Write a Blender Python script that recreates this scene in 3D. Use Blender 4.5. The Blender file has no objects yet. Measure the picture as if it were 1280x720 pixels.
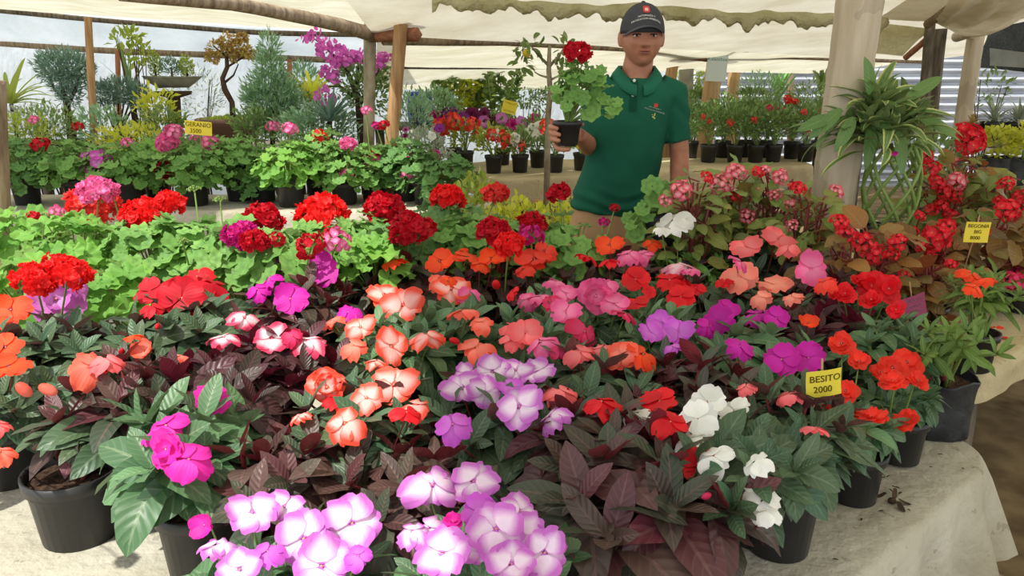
import bpy, math, random
import numpy as np
from mathutils import Vector, Matrix

SC = bpy.context.scene
COL = SC.collection
rad = math.radians
rng = np.random.default_rng(7)
random.seed(7)

# ---------------------------------------------------------------- camera
FPX = 950.0
CAM = np.array([0.0, 0.0, 1.5])
PITCH = rad(15.9)
cam = bpy.data.cameras.new('camera'); cam.sensor_width = 36.0; cam.lens = FPX / 1280 * 36
cam.clip_start = 0.05; cam.clip_end = 100
camo = bpy.data.objects.new('camera', cam); COL.objects.link(camo)
camo.location = CAM; camo.rotation_euler = (math.pi / 2 - PITCH, 0, 0)
SC.camera = camo

# ---------------------------------------------------------------- light
w = bpy.data.worlds.new('world'); SC.world = w; w.use_nodes = True
bg = w.node_tree.nodes['Background']
bg.inputs['Color'].default_value = (0.93, 0.97, 1.0, 1); bg.inputs['Strength'].default_value = 1.15
sun = bpy.data.lights.new('sun', 'SUN'); sun.energy = 4.2; sun.angle = rad(1.5); sun.color = (1.0, 0.97, 0.9)
suno = bpy.data.objects.new('sun', sun); COL.objects.link(suno)
suno.rotation_euler = Vector((-0.30, -0.40, 0.87)).to_track_quat('Z', 'Y').to_euler()
SC.view_settings.view_transform = 'Standard'; SC.view_settings.look = 'None'
SC.view_settings.gamma = 1.0; SC.view_settings.use_curve_mapping = False
SC.view_settings.exposure = 0.2
SC.cycles.use_denoising = True
SC.cycles.max_bounces = 8; SC.cycles.diffuse_bounces = 4; SC.cycles.transmission_bounces = 4
SC.cycles.sample_clamp_indirect = 4.0
try: SC.cycles.use_adaptive_sampling = True
except Exception: pass

# ---------------------------------------------------------------- picture to place
def ray(px, py):
    a, b = (px - 640) / FPX, (360 - py) / FPX
    c, s = math.cos(PITCH), math.sin(PITCH)
    return np.array([a, c + b * s, -s + b * c])
def onz(px, py, z):
    d = ray(px, py); return CAM + d * ((z - CAM[2]) / d[2])
def aty(px, py, Y):
    d = ray(px, py); return CAM + d * (Y / d[1])
def mpp(p):                       # metres per pixel at a point
    return (p[1] * math.cos(PITCH) + (CAM[2] - p[2]) * math.sin(PITCH)) / FPX

# ---------------------------------------------------------------- mesh builder
def nrm(v):
    v = np.asarray(v, float); n = np.linalg.norm(v, axis=-1, keepdims=True)
    return v / np.maximum(n, 1e-9)
class MB:
    def __init__(s): s.V = []; s.F = []; s.P = []; s.n = 0
    def add(s, V, F, P=None, mi=0):
        V = np.asarray(V, float).reshape(-1, 3); F = np.asarray(F, int)
        if P is None: P = np.zeros_like(V)
        P = np.broadcast_to(np.asarray(P, float), V.shape)
        s.V.append(V); s.P.append(P); s.F.append((F + s.n, mi)); s.n += len(V)
    def merge(s, o, M=None):
        for V, P in zip(o.V, o.P):
            if M is not None: V = V @ M[:3, :3].T + M[:3, 3]
            s.V.append(V); s.P.append(P)
        for F, mi in o.F: s.F.append((F + s.n, mi))
        s.n += o.n
    def mesh(s, name, mats, smooth=True):
        me = bpy.data.meshes.new(name)
        V = np.concatenate(s.V); P = np.concatenate(s.P)
        me.vertices.add(len(V)); me.vertices.foreach_set('co', V.ravel().astype(np.float32))
        loops = np.concatenate([F.ravel() for F, _ in s.F])
        tot = np.concatenate([np.full(len(F), F.shape[1]) for F, _ in s.F])
        mi = np.concatenate([np.full(len(F), m) for F, m in s.F])
        me.loops.add(len(loops)); me.loops.foreach_set('vertex_index', loops.astype(np.int32))
        me.polygons.add(len(tot)); st = np.concatenate([[0], np.cumsum(tot)[:-1]])
        me.polygons.foreach_set('loop_start', st.astype(np.int32))
        me.polygons.foreach_set('material_index', mi.astype(np.int32))
        me.update(calc_edges=True)
        me.polygons.foreach_set('use_smooth', np.full(len(tot), bool(smooth)))
        a = me.attributes.new('p', 'FLOAT_VECTOR', 'POINT'); a.data.foreach_set('vector', P.ravel().astype(np.float32))
        for m in (mats if isinstance(mats, (list, tuple)) else [mats]): me.materials.append(m)
        return me
    def build(s, name, mats, parent=None, smooth=True):
        return link(name, s.mesh(name, mats, smooth), parent)
    # shapes
    def grid(s, G, P=None, mi=0, close_u=False, close_v=False):
        G = np.asarray(G, float); nu, nv = G.shape[:2]
        I = np.arange(nu * nv).reshape(nu, nv)
        if close_u: I = np.vstack([I, I[:1]])
        if close_v: I = np.hstack([I, I[:, :1]])
        F = np.stack([I[:-1, :-1], I[1:, :-1], I[1:, 1:], I[:-1, 1:]], -1).reshape(-1, 4)
        if P is None:
            u, v = np.meshgrid(np.linspace(0, 1, nu), np.linspace(0, 1, nv), indexing='ij')
            P = np.stack([u, v, u * 0], -1)
        s.add(G.reshape(-1, 3), F, np.asarray(P).reshape(-1, 3), mi)
    def tube(s, pts, rs, n=8, mi=0, cap=True, rnd=0.0, squash=None):
        pts = np.asarray(pts, float); k = len(pts)
        rs = np.broadcast_to(np.asarray(rs, float), (k,)) if np.ndim(rs) <= 1 else rs
        T = nrm(np.gradient(pts, axis=0))
        a = np.array([0, 0, 1.0]) if abs(T[0][2]) < .9 else np.array([1.0, 0, 0])
        R = []
        x = nrm(np.cross(a, T[0]))
        for t in T:
            x = nrm(x - t * np.dot(x, t)); R.append((x, np.cross(t, x)))
        th = np.linspace(0, 2 * math.pi, n, endpoint=False)
        G = np.stack([p + r * (np.cos(th)[:, None] * x + np.sin(th)[:, None] * y) for p, r, (x, y) in zip(pts, rs, R)])
        if cap:
            e = 1e-4
            G = np.concatenate([np.broadcast_to(pts[0], (1, n, 3)) + (G[0] - pts[0]) * .01, G, np.broadcast_to(pts[-1], (1, n, 3)) + (G[-1] - pts[-1]) * .01])
        m = G.shape[0]
        u, v = np.meshgrid(np.linspace(0, 1, m), np.linspace(0, 1, n), indexing='ij')
        s.grid(G, np.stack([u, v, u * 0 + rnd], -1), mi, close_v=True)
    def lathe(s, prof, n=24, c=(0, 0, 0), mi=0):
        prof = np.asarray(prof, float); th = np.linspace(0, 2 * math.pi, n, endpoint=False)
        G = np.stack([np.stack([r * np.cos(th), r * np.sin(th), th * 0 + z], -1) for r, z in prof]) + np.asarray(c)
        s.grid(G[:, ::-1][::-1] if False else G, None, mi, close_v=True)
    def box(s, c, size, rz=0.0, R=None, mi=0, bev=0.0):
        x, y, z = np.asarray(size, float) / 2
        b = min(bev, x * .9, y * .9, z * .9)
        if b <= 0:
            V = np.array([[i * x, j * y, k * z] for i in (-1, 1) for j in (-1, 1) for k in (-1, 1)])
            F = [[0, 1, 3, 2], [4, 6, 7, 5], [0, 4, 5, 1], [2, 3, 7, 6], [0, 2, 6, 4], [1, 5, 7, 3]]
        else:
            rings = []
            for zz, ins in ((-z, b), (-z + b, 0), (z - b, 0), (z, b)):
                X, Y = x - ins, y - ins
                rings.append([[-X + b, -Y, zz], [X - b, -Y, zz], [X, -Y + b, zz], [X, Y - b, zz], [X - b, Y, zz], [-X + b, Y, zz], [-X, Y - b, zz], [-X, -Y + b, zz]])
            V = np.array(rings).reshape(-1, 3)
            F = [[r * 8 + i, r * 8 + (i + 1) % 8, (r + 1) * 8 + (i + 1) % 8, (r + 1) * 8 + i] for r in range(3) for i in range(8)]
            V = np.vstack([V, [[0, 0, -z], [0, 0, z]]])
            M = Rz(rz) if R is None else np.asarray(R)
            s.add(V @ M.T + np.asarray(c), F, None, mi)
            k = s.n - 26
            T = [[24, (i + 1) % 8, i] for i in range(8)] + [[25, 24 + i - 0, 24 + (i + 1) % 8] for i in range(0)]
            T += [[25, 24 - 8 + 8 + i - 0 - 0, 24 - 8 + 8 + (i + 1) % 8] for i in range(0)]
            T += [[25, 16 + 8 + i - 0 if False else 24 - 8 + i + 0, 24 - 8 + (i + 1) % 8] for i in range(8)]
            s.F.append((np.array(T) + k, mi)); return
        M = Rz(rz) if R is None else np.asarray(R)
        s.add(V @ M.T + np.asarray(c), F, None, mi)
    def ball(s, c, r, n=16, m=10, mi=0, R=None, rnd=0.0):
        r = np.broadcast_to(np.asarray(r, float), (3,))
        ph = np.linspace(0.02, math.pi - .02, m); th = np.linspace(0, 2 * math.pi, n, endpoint=False)
        G = np.stack([np.stack([np.sin(p) * np.cos(th), np.sin(p) * np.sin(th), np.cos(p) + th * 0], -1) for p in ph[::-1]]) * r
        if R is not None: G = G @ np.asarray(R).T
        u, v = np.meshgrid(np.linspace(0, 1, m), np.linspace(0, 1, n), indexing='ij')
        s.grid(G + np.asarray(c), np.stack([u, v, u * 0 + rnd], -1), mi, close_v=True)
def Rz(a):
    c, s = math.cos(a), math.sin(a); return np.array([[c, -s, 0], [s, c, 0], [0, 0, 1.0]])
def frame(z, up=(0, 0, 1)):        # matrix whose columns are x, y, z with z along the given direction
    z = nrm(z); x = np.cross(up, z)
    if np.linalg.norm(x) < 1e-4: x = np.array([1.0, 0, 0])
    x = nrm(x); y = np.cross(z, x); return np.stack([x, y, z], 1)
def M4(R, t, s=1.0):
    M = np.eye(4); M[:3, :3] = np.asarray(R) * s; M[:3, 3] = t; return M
def link(name, me, parent=None):
    o = bpy.data.objects.new(name, me); COL.objects.link(o)
    if parent is not None: o.parent = parent
    return o
def thing(name, label, cat, loc=(0, 0, 0), group=None, rz=0.0):
    o = bpy.data.objects.new(name, None); COL.objects.link(o); o.empty_display_size = .05
    o.location = loc; o.rotation_euler = (0, 0, rz)
    return tag(o, label, cat, group)
def tag(o, label, cat, group=None):
    o['label'] = label; o['category'] = cat
    if group: o['group'] = group
    return o
def struct(o): o['kind'] = 'structure'; return o

def noise1(x, seed=0):
    r = np.random.default_rng(seed); s = 0
    for k in range(5):
        s = s + np.sin(np.asarray(x) * (1.3 + k * 1.7) + r.uniform(0, 6.3)) / (1 + k)
    return s * .5
def noise2(x, y, seed=0, f=1.0):
    r = np.random.default_rng(seed); s = 0
    for k in range(7):
        a = r.uniform(0, 6.3); q = f * (1 + k * .8)
        s = s + np.sin((np.cos(a) * x + np.sin(a) * y) * q + r.uniform(0, 6.3)) / (1 + k * .6)
    return s * .35

# ---------------------------------------------------------------- leaves (many at a time, as arrays)
def leaves(mb, O, D, N, L, W, droop=0.5, fold=0.3, base=0.75, tip=0.9, nu=6, nv=4, mi=0, wave=0.0, curl=0.0, r=None, asym=0.0):
    O = np.atleast_2d(O); n = len(O); D = nrm(D); N = nrm(np.asarray(N) - D * np.sum(N * D, -1, keepdims=True)); S = np.cross(D, N)
    r = r or rng
    L = np.broadcast_to(L, (n,)); W = np.broadcast_to(W, (n,)); dr = np.broadcast_to(droop, (n,))
    t = np.linspace(0, 1, nu + 1); s = np.linspace(-1, 1, nv + 1)
    ang = dr[:, None] * t * 1.5 - dr[:, None] * .35
    cx = np.concatenate([np.zeros((n, 1)), np.cumsum(np.cos(ang[:, :-1]), 1)], 1) / nu
    cz = -np.concatenate([np.zeros((n, 1)), np.cumsum(np.sin(ang[:, :-1]), 1)], 1) / nu
    wp = (t + .015) ** base * (1 - t + .004) ** tip; wp = wp / wp.max()
    C = O[:, None] + L[:, None, None] * (cx[..., None] * D[:, None] + cz[..., None] * N[:, None])
    nl = np.cos(ang)[..., None] * N[:, None] + np.sin(ang)[..., None] * D[:, None]
    hw = W[:, None] * .5 * wp
    ph = r.uniform(0, 6.3, (n, 1, 1))
    off = s[None, None, :] + asym * (1 - np.abs(s))[None, None, :] * 0
    side = hw[..., None] * off * (1 + asym * np.sign(s)[None, None, :])
    up = fold * hw[..., None] * np.abs(s) * (1 - curl * np.abs(s)) + wave * W[:, None, None] * np.sin(t[None, :, None] * 14 + ph) * (np.abs(s) ** 2)[None, None]
    G = C[:, :, None] + side[..., None] * S[:, None, None] + up[..., None] * nl[:, :, None]
    rn = r.uniform(0, 1, n)
    P = np.stack([np.broadcast_to(t[None, :, None], G.shape[:3]), np.broadcast_to(s[None, None], G.shape[:3]), np.broadcast_to(rn[:, None, None], G.shape[:3])], -1)
    I = np.arange((nu + 1) * (nv + 1)).reshape(nu + 1, nv + 1)
    F = np.stack([I[:-1, :-1], I[:-1, 1:], I[1:, 1:], I[1:, :-1]], -1).reshape(-1, 4)
    A = (F[None] + (np.arange(n) * I.size)[:, None, None]).reshape(-1, 4)
    mb.add(G.reshape(-1, 3), A, P.reshape(-1, 3), mi)

def round_leaves(mb, O, N, D, R, cup=0.15, ruff=0.10, lobes=7, mi=0, r=None, na=28):
    r = r or rng; O = np.atleast_2d(O); n = len(O); N = nrm(N); D = nrm(D - N * np.sum(D * N, -1, keepdims=True)); S = np.cross(N, D)
    R = np.broadcast_to(R, (n,)); th = np.linspace(-math.pi, math.pi, na, endpoint=False)
    rr = np.array([.06, .4, .72, 1.0])
    notch = 1 - .75 * np.exp(-((math.pi - np.abs(th)) / .28) ** 2)
    ph = r.uniform(-.3, .3, (n, 1))
    edge = notch * (1 + .07 * np.cos(lobes * th + ph) + .03 * np.cos(lobes * 3 * th))
    rad_ = rr[None, :, None] * (1 + (edge - 1)[:, None, :] * (rr ** 1.5)[None, :, None])
    z = cup * rad_ ** 2 + ruff * (rr ** 2)[None, :, None] * np.cos(lobes * th + ph + 1)[:, None, :] + .05 * np.cos(2 * th + 5 * ph)[:, None, :] * rad_
    x = rad_ * np.cos(th); y = rad_ * np.sin(th)
    G = O[:, None, None] + R[:, None, None, None] * (x[..., None] * D[:, None, None] + y[..., None] * S[:, None, None] + z[..., None] * N[:, None, None])
    rn = r.uniform(0, 1, n)
    P = np.stack([np.broadcast_to(rr[None, :, None], G.shape[:3]), np.broadcast_to(np.cos(lobes * th)[None, None], G.shape[:3]), np.broadcast_to(rn[:, None, None], G.shape[:3])], -1)
    I = np.arange(4 * na).reshape(4, na); I = np.hstack([I, I[:, :1]])
    F = np.stack([I[:-1, :-1], I[1:, :-1], I[1:, 1:], I[:-1, 1:]], -1).reshape(-1, 4)
    A = (F[None] + (np.arange(n) * 4 * na)[:, None, None]).reshape(-1, 4)
    mb.add(G.reshape(-1, 3), A, P.reshape(-1, 3), mi)

# ---------------------------------------------------------------- materials
def lin(c):
    if isinstance(c, str):
        c = [int(c[i:i + 2], 16) / 255 for i in (0, 2, 4)]
        c = [x / 12.92 if x <= .04045 else ((x + .055) / 1.055) ** 2.4 for x in c]
    return (c[0], c[1], c[2], 1)
class NT:
    def __init__(s, name):
        s.m = bpy.data.materials.new(name); s.m.use_nodes = True; s.t = s.m.node_tree; s.t.nodes.clear()
        s.out = s.t.nodes.new('ShaderNodeOutputMaterial')
    def n(s, typ, ins=None, **kw):
        d = s.t.nodes.new(typ)
        for k, v in kw.items(): setattr(d, k, v)
        for k, v in (ins or {}).items():
            if hasattr(v, 'is_output') or isinstance(v, bpy.types.NodeSocket): s.t.links.new(v, d.inputs[k])
            else: d.inputs[k].default_value = v
        return d
    def math(s, op, a, b=0.0, c=0.0):
        return s.n('ShaderNodeMath', {0: a, 1: b, 2: c}, operation=op).outputs[0]
    def mix(s, f, a, b, blend='MIX'):
        d = s.n('ShaderNodeMix', data_type='RGBA', blend_type=blend)
        for k, v in ((0, f), (6, a), (7, b)):
            if isinstance(v, bpy.types.NodeSocket): s.t.links.new(v, d.inputs[k])
            else: d.inputs[k].default_value = v
        return d.outputs[2]
    def ramp(s, f, stops):
        d = s.n('ShaderNodeValToRGB', {0: f}); cr = d.color_ramp
        cr.elements[0].position, cr.elements[0].color = stops[0]
        cr.elements[1].position, cr.elements[1].color = stops[-1]
        for p, c in stops[1:-1]: e = cr.elements.new(p); e.color = c
        return d.outputs[0]
    def attr(s):
        a = s.n('ShaderNodeAttribute', attribute_name='p'); x = s.n('ShaderNodeSeparateXYZ', {0: a.outputs['Vector']})
        return x.outputs[0], x.outputs[1], x.outputs[2]
    def obj(s, scale=1.0, loc=None):
        c = s.n('ShaderNodeTexCoord').outputs['Object']
        if scale != 1.0:
            m = s.n('ShaderNodeMapping', {0: c}); m.inputs['Scale'].default_value = scale if isinstance(scale, tuple) else (scale,) * 3; c = m.outputs[0]
        return c
    def noise(s, v, scale, detail=3.0, rough=.55):
        return s.n('ShaderNodeTexNoise', {'Vector': v, 'Scale': scale, 'Detail': detail, 'Roughness': rough}).outputs['Fac']
    def bump(s, h, st=.3, dist=.01): return s.n('ShaderNodeBump', {'Height': h, 'Strength': st, 'Distance': dist}).outputs[0]
    def pbr(s, color, rough=.6, spec=.5, normal=None, metal=0.0, trans=0.0, tcol=None, **kw):
        d = s.n('ShaderNodeBsdfPrincipled')
        for k, v in (('Base Color', color), ('Roughness', rough), ('Specular IOR Level', spec), ('Metallic', metal)):
            if isinstance(v, bpy.types.NodeSocket): s.t.links.new(v, d.inputs[k])
            else: d.inputs[k].default_value = v
        if normal is not None: s.t.links.new(normal, d.inputs['Normal'])
        sh = d.outputs[0]
        if trans > 0:
            tr = s.n('ShaderNodeBsdfTranslucent', {'Color': tcol if tcol is not None else color})
            mx = s.n('ShaderNodeMixShader', {0: trans, 1: sh, 2: tr.outputs[0]}); sh = mx.outputs[0]
        s.t.links.new(sh, s.out.inputs[0]); return s.m

def mat_leaf(name, top, under, vein, rough=.42, spec=.5, var=.5, alt=None, trans=.22, veins=True, edge=None):
    T = NT(name); t, s_, rn = T.attr()
    a = T.math('ABSOLUTE', s_)
    col = T.mix(rn, lin(top), lin(alt or top))
    if edge: col = T.mix(T.math('SMOOTH_MIN', T.math('MULTIPLY', T.math('SUBTRACT', a, .55), 4.0), 1.0, .1), col, lin(edge))
    v = T.math('ADD', T.math('MULTIPLY', T.math('FRACT', T.math('MULTIPLY', rn, 37.3)), var), 1 - var * .5)
    col = T.mix(1.0, col, T.n('ShaderNodeCombineColor', {0: v, 1: v, 2: v}).outputs[0], 'MULTIPLY')
    nrmv = None
    if veins:
        mid = T.math('GREATER_THAN', .09, a)
        sv = T.math('SINE', T.math('MULTIPLY', T.math('SUBTRACT', T.math('MULTIPLY', t, 8.0), T.math('MULTIPLY', a, 1.6)), 6.283))
        vm = T.math('MAXIMUM', mid, T.math('MULTIPLY', T.math('GREATER_THAN', sv, .82), .4))
        col = T.mix(T.math('MULTIPLY', vm, .38), col, lin(vein))
        nrmv = T.bump(T.math('SUBTRACT', T.math('MULTIPLY', sv, .5), T.math('MULTIPLY', mid, 2.0)), .35, .002)
    bf = T.n('ShaderNodeNewGeometry').outputs['Backfacing']
    col = T.mix(bf, col, lin(under))
    return T.pbr(col, rough, spec, nrmv, trans=trans, tcol=T.mix(.5, col, lin(top)))
def mat_round(name, top, under, zone=None, rough=.6, trans=.25, alt=None, rim=None):
    T = NT(name); t, s_, rn = T.attr()
    col = T.mix(rn, lin(top), lin(alt or top))
    if zone:
        z = T.math('SUBTRACT', 1.0, T.math('MULTIPLY', T.math('ABSOLUTE', T.math('SUBTRACT', t, .55)), 5.0))
        col = T.mix(T.math('MULTIPLY', T.math('MAXIMUM', z, 0.0), .6), col, lin(zone))
    vm = T.math('MULTIPLY', T.math('GREATER_THAN', s_, .93), .35); col = T.mix(vm, col, lin('b5d07a'))
    if rim: col = T.mix(T.math('GREATER_THAN', t, .93), col, lin(rim))
    bf = T.n('ShaderNodeNewGeometry').outputs['Backfacing']
    col = T.mix(bf, col, lin(under))
    return T.pbr(col, rough, .35, None, trans=trans)
def mat_petal(name, edge, centre=None, eye=None, star=.5, reach=.7, rough=.55, trans=.3, under=None):
    T = NT(name); t, s_, rn = T.attr(); a = T.math('ABSOLUTE', s_)
    centre = centre or edge
    f = T.math('ADD', T.math('DIVIDE', t, reach), T.math('MULTIPLY', T.math('SUBTRACT', a, .4), star))
    nz = T.noise(T.obj(), 60.0, 2.0)
    f = T.math('ADD', f, T.math('MULTIPLY', T.math('SUBTRACT', nz, .5), .5))
    col = T.ramp(f, [(.35, lin(centre)), (1.0, lin(edge))])
    if eye: col = T.mix(T.math('GREATER_THAN', .06, t), col, lin(eye))
    v = T.math('ADD', T.math('MULTIPLY', rn, .3), .85)
    col = T.mix(1.0, col, T.n('ShaderNodeCombineColor', {0: v, 1: v, 2: v}).outputs[0], 'MULTIPLY')
    st = T.math('SINE', T.math('MULTIPLY', s_, 22.0))
    return T.pbr(col, rough, .3, T.bump(st, .12, .001), trans=trans)
def mat_plain(name, c, rough=.6, spec=.5, metal=0.0, nscale=0, namt=.2, bump=0.0, c2=None, stretch=None, trans=0.0):
    T = NT(name); col = lin(c); nv = None
    if nscale:
        v = T.obj(stretch or 1.0); nz = T.noise(v, nscale, 4.0)
        c2 = lin(c2) if c2 else tuple(x * (1 - namt) for x in col[:3]) + (1,)
        col = T.ramp(nz, [(.35, col), (.68, c2)])
        if bump: nv = T.bump(nz, bump, .01)
    return T.pbr(col, rough, spec, nv, metal, trans)
M = {}
# leaves
M['bronze'] = mat_leaf('bronze leaf', '40523e', '8a2c38', '8a6660', .4, .45, .7, '5e2c34', .18)
M['dark'] = mat_leaf('dark green leaf', '46684a', '7a4448', '8aa080', .42, .45, .55, '566848', .2)
M['mid'] = mat_leaf('mid green leaf', '668c5e', '7c8f6a', 'a0b088', .42, .5, .5, '3f6440', .22)
M['fresh'] = mat_leaf('fresh green leaf', '5c9a3e', '8fb46a', 'b8d090', .42, .5, .4, '74a848', .3)
M['wine'] = mat_leaf('wine leaf', '4e222e', '84283a', '7a4048', .4, .45, .7, '40382f', .18)
M['begleaf'] = mat_leaf('begonia leaf', '7f9f4c', 'a88a54', 'a8b87a', .4, .5, .5, '93924c', .3)
M['begbronze'] = mat_leaf('begonia bronze leaf', '78683a', 'b4623c', '9a9860', .38, .5, .6, 'ac763a', .3)
M['olive'] = mat_leaf('olive leaf', '74923e', 'a0b070', 'b0c080', .45, .4, .5, '5d7f3a', .3)
M['small'] = mat_leaf('small green leaf', '70944e', '8fa870', '90aa70', .5, .4, .6, '8aa85c', .25, veins=False)
M['smallyel'] = mat_leaf('yellow green leaf', 'a8b83c', 'c0cc6a', 'b0c080', .5, .4, .4, '8fa840', .35, veins=False)
M['yellow'] = mat_leaf('yellow leaf', 'd8d83a', 'e0e070', 'e0e0a0', .5, .4, .3, 'b8c838', .4, veins=False)
M['needle'] = mat_leaf('blue green needle', 'a6c2b0', '7fa090', '90b0a0', .6, .3, .6, '4f7260', .2, veins=False)
M['needlegrn'] = mat_leaf('soft green needle', '85ad80', '9fc090', '90b0a0', .6, .3, .6, '9fc0a0', .2, veins=False)
M['varieg'] = mat_leaf('variegated strap leaf', '5c7f42', '8fa468', 'a8b880', .38, .5, .35, '6a8f48', .25, edge='d6d68a')
M['draca'] = mat_leaf('plain strap leaf', '5a8040', '86a060', '8aa868', .36, .5, .4, '74964e', .25)
M['grey'] = mat_leaf('grey striped leaf', '8fa084', 'a8b4a0', 'b0bca8', .5, .4, .4, 'b8c0a8', .25, edge='d8dcc8')
M['autumn'] = mat_leaf('autumn leaf', 'd4a862', 'c0a060', 'c0a070', .5, .4, .5, 'a0a850', .3, veins=False)
M['ger'] = mat_round('geranium leaf', '6f9f4e', '93b470', '5c8844', .6, .28, '86b45a')
M['gerlight'] = mat_round('light geranium leaf', '84b84c', 'a8cc78', None, .6, .32, '6aa048')
M['gerdark'] = mat_round('deep geranium leaf', '5c8a4c', '86a66c', '4c7440', .6, .27, '6f9c54')
M['stemred'] = mat_plain('red stem', '8a3a38', .4)
M['stemgrn'] = mat_plain('green stem', '7f9a4c', .5)
M['stembrown'] = mat_plain('woody stem', '6e5a40', .8)
# petals: edge, centre, eye
PET = {
 'orange': ('ff4a20', 'ff5c28', '9a1020'), 'red': ('f0202a', 'e01828', '80101c'), 'crimson': ('d8182c', 'c81028', '700818'),
 'coral': ('ff6a52', 'ff8f7c', 'b03048'), 'coralstar': ('f4543c', 'ffc4bc', 'd04050'), 'salmonpink': ('ff6f74', 'ff8c8e', 'c03050'),
 'pink': ('f2609c', 'f88ab8', 'b82060'), 'hotpink': ('e82aa8', 'e838b0', 'f0a0d0'), 'violet': ('cf1aa4', 'd42cb0', 'f0b0e0'),
 'lavender': ('d070cc', 'fae4f6', 'e89090'), 'orchid': ('d65cd6', 'dc78dc', 'a838a0'), 'lilac': ('cf70c4', 'e0a0dc', '904080'),
 'white': ('fbfbf4', 'f4f6ee', 'd8e0a8'), 'peach': ('ff8a7a', 'ffa890', 'd83850'), 'palepink': ('f48cae', 'fbd8e0', 'c04070'),
 'bicolor': ('e8446c', 'fbe4ea', 'c02050'), 'rose': ('e23060', 'e8447a', 'a01040'),
 'geranred': ('f42222', 'f23434', None), 'gerandeep': ('c80c24', 'd01830', None), 'gerancoral': ('f2403c', 'f46a60', None),
 'geranpink': ('ee6aa8', 'f8a4c8', None), 'geranviolet': ('d85cc0', 'e48cd8', None), 'geranmagenta': ('d0208c', 'c8145c', None),
 'begred': ('ee2436', 'f04450', 'f8d040'), 'begpink': ('f46a7c', 'fbc0c8', 'f8d040'), 'scarlet': ('f8402c', 'f85040', '901010'),
 'purple': ('8a2a8c', '9c3aa0', '401040'), 'plum': ('6a1848', '5a1040', '301028'), 'magenta': ('d0208c', 'c01880', '601040'),
 'petcoral': ('f4503c', 'f46050', 'f0c0a0'), 'yellow': ('f4d83c', 'f8e060', 'a07020'), 'boug': ('e06cc8', 'e880d4', 'f0e0f0'),
}
for k, (e, c, y) in PET.items():
    if y and k not in ('orange', 'scarlet') and not k.startswith('beg'): y = e
    star = 1.0 if k in ('coralstar', 'lavender', 'bicolor', 'palepink') else .3
    M['pet_' + k] = mat_petal(k + ' petal', e, c, y, star, .8 if star > .5 else .7)
M['eye'] = mat_plain('flower eye', 'd8a088', .5)
M['soil'] = mat_plain('potting soil', '2e211b', .95, .2, 0, 90, .6, .8, '5a4636')
M['pot'] = mat_plain('black plastic pot', '232324', .42, .5, 0, 14, .3, .05, '2e2d2c')
M['bag'] = mat_plain('black grow bag', '1e2022', .5, .5, 0, 22, .3, .5, '33363a')
M['clay'] = mat_plain('glazed brown clay', '6a4a44', .5, .5, 0, 6, .3, .2, '7c5c52')
M['terra'] = mat_plain('terracotta', 'b06a48', .8, .3, 0, 8, .3, .2)
M['stone'] = mat_plain('grey tray', '9a9a88', .8, .3, 0, 9, .3, .3, '7c7c6c')
M['blue'] = mat_plain('blue plastic', '2c54b8', .4, .5, 0, 5, .15)
M['wood'] = mat_plain('weathered wood', 'a8947a', .85, .2, 0, 5, .4, .5, '6e5c48', (6, 6, .8))
M['oldwood'] = mat_plain('grey old wood', '7c7264', .9, .2, 0, 6, .4, .6, '4c4438', (6, 6, 1))
M['redwood'] = mat_plain('reddish sawn wood', 'b07a5c', .8, .2, 0, 6, .3, .4, '8a5a42', (5, 5, .8))
M['plank'] = mat_plain('pale sawn wood', 'c09a70', .8, .2, 0, 5, .35, .4, '94704c', (8, 8, .6))
M['bark'] = mat_plain('rough bark', 'b0a48c', .95, .1, 0, 14, .5, 1.0, '6c6048', (1, 1, .5))
M['trunk'] = mat_plain('dark trunk', '5c4a3c', .9, .1, 0, 20, .5, .8, '3a2e26')
M['cloudwhite'] = mat_plain('white', 'f2f2ee', .6)
def mat_cloth(name, c, dirt, dark=.5, scale=1.0):
    T = NT(name); v = T.obj()
    a = T.noise(v, 2.2 * scale, 5.0); b = T.noise(v, 26 * scale, 4.0); c3 = T.noise(v, 140.0, 2.0)
    col = T.ramp(a, [(.34, lin(c)), (.64, lin(dirt))])
    col = T.mix(T.math('MULTIPLY', T.math('GREATER_THAN', b, .66), .35), col, lin('6a5c48'))
    col = T.mix(T.math('MULTIPLY', T.math('GREATER_THAN', c3, .74), .5), col, lin('54483a'))
    h = T.math('ADD', T.noise(v, 7.0, 5.0), T.math('MULTIPLY', b, .25))
    return T.pbr(col, .75, .3, T.bump(h, .8, .03))
M['cloth'] = mat_cloth('white tarpaulin cloth', 'cbc7b6', 'a49c86')
M['clothtan'] = mat_cloth('beige tarpaulin cloth', 'c6b894', 'a89a78')
M['clothyel'] = mat_cloth('yellowed tarpaulin cloth', 'cfc29c', 'b3a57c')
def mat_tarp(name, c, c2, tr=.5, streak=(1, 1, 1), sc=2.0):
    T = NT(name); v = T.obj(streak); a = T.noise(v, sc, 4.0)
    col = T.ramp(a, [(.35, lin(c)), (.7, lin(c2))])
    return T.pbr(col, .5, .3, T.bump(T.noise(T.obj(streak), sc * 3, 4.0), .8, .08), trans=tr)
M['tarp'] = mat_tarp('roof plastic', 'e8e2d0', 'cfc6ae', .38)
M['tarpcream'] = mat_tarp('cream roof plastic', 'ece7d2', 'd6ceb0', .45, (1, 3, 1))
M['tarpblue'] = mat_tarp('bluish wall plastic', 'dfe6ea', 'c9d2d8', .5, (1, 1, .4))
M['tarpgreen'] = mat_tarp('algae stained plastic', 'dcd6b0', 'bdb586', .4, (1, 1, 1), 5)
M['net'] = mat_plain('dark shade net', '5a5e62', .9, .1, 0, 60, .4, .3, '44484c')
M['nylon'] = mat_plain('grey panel', 'a0a4a6', .8, .1, 0, 10, .2)
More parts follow.
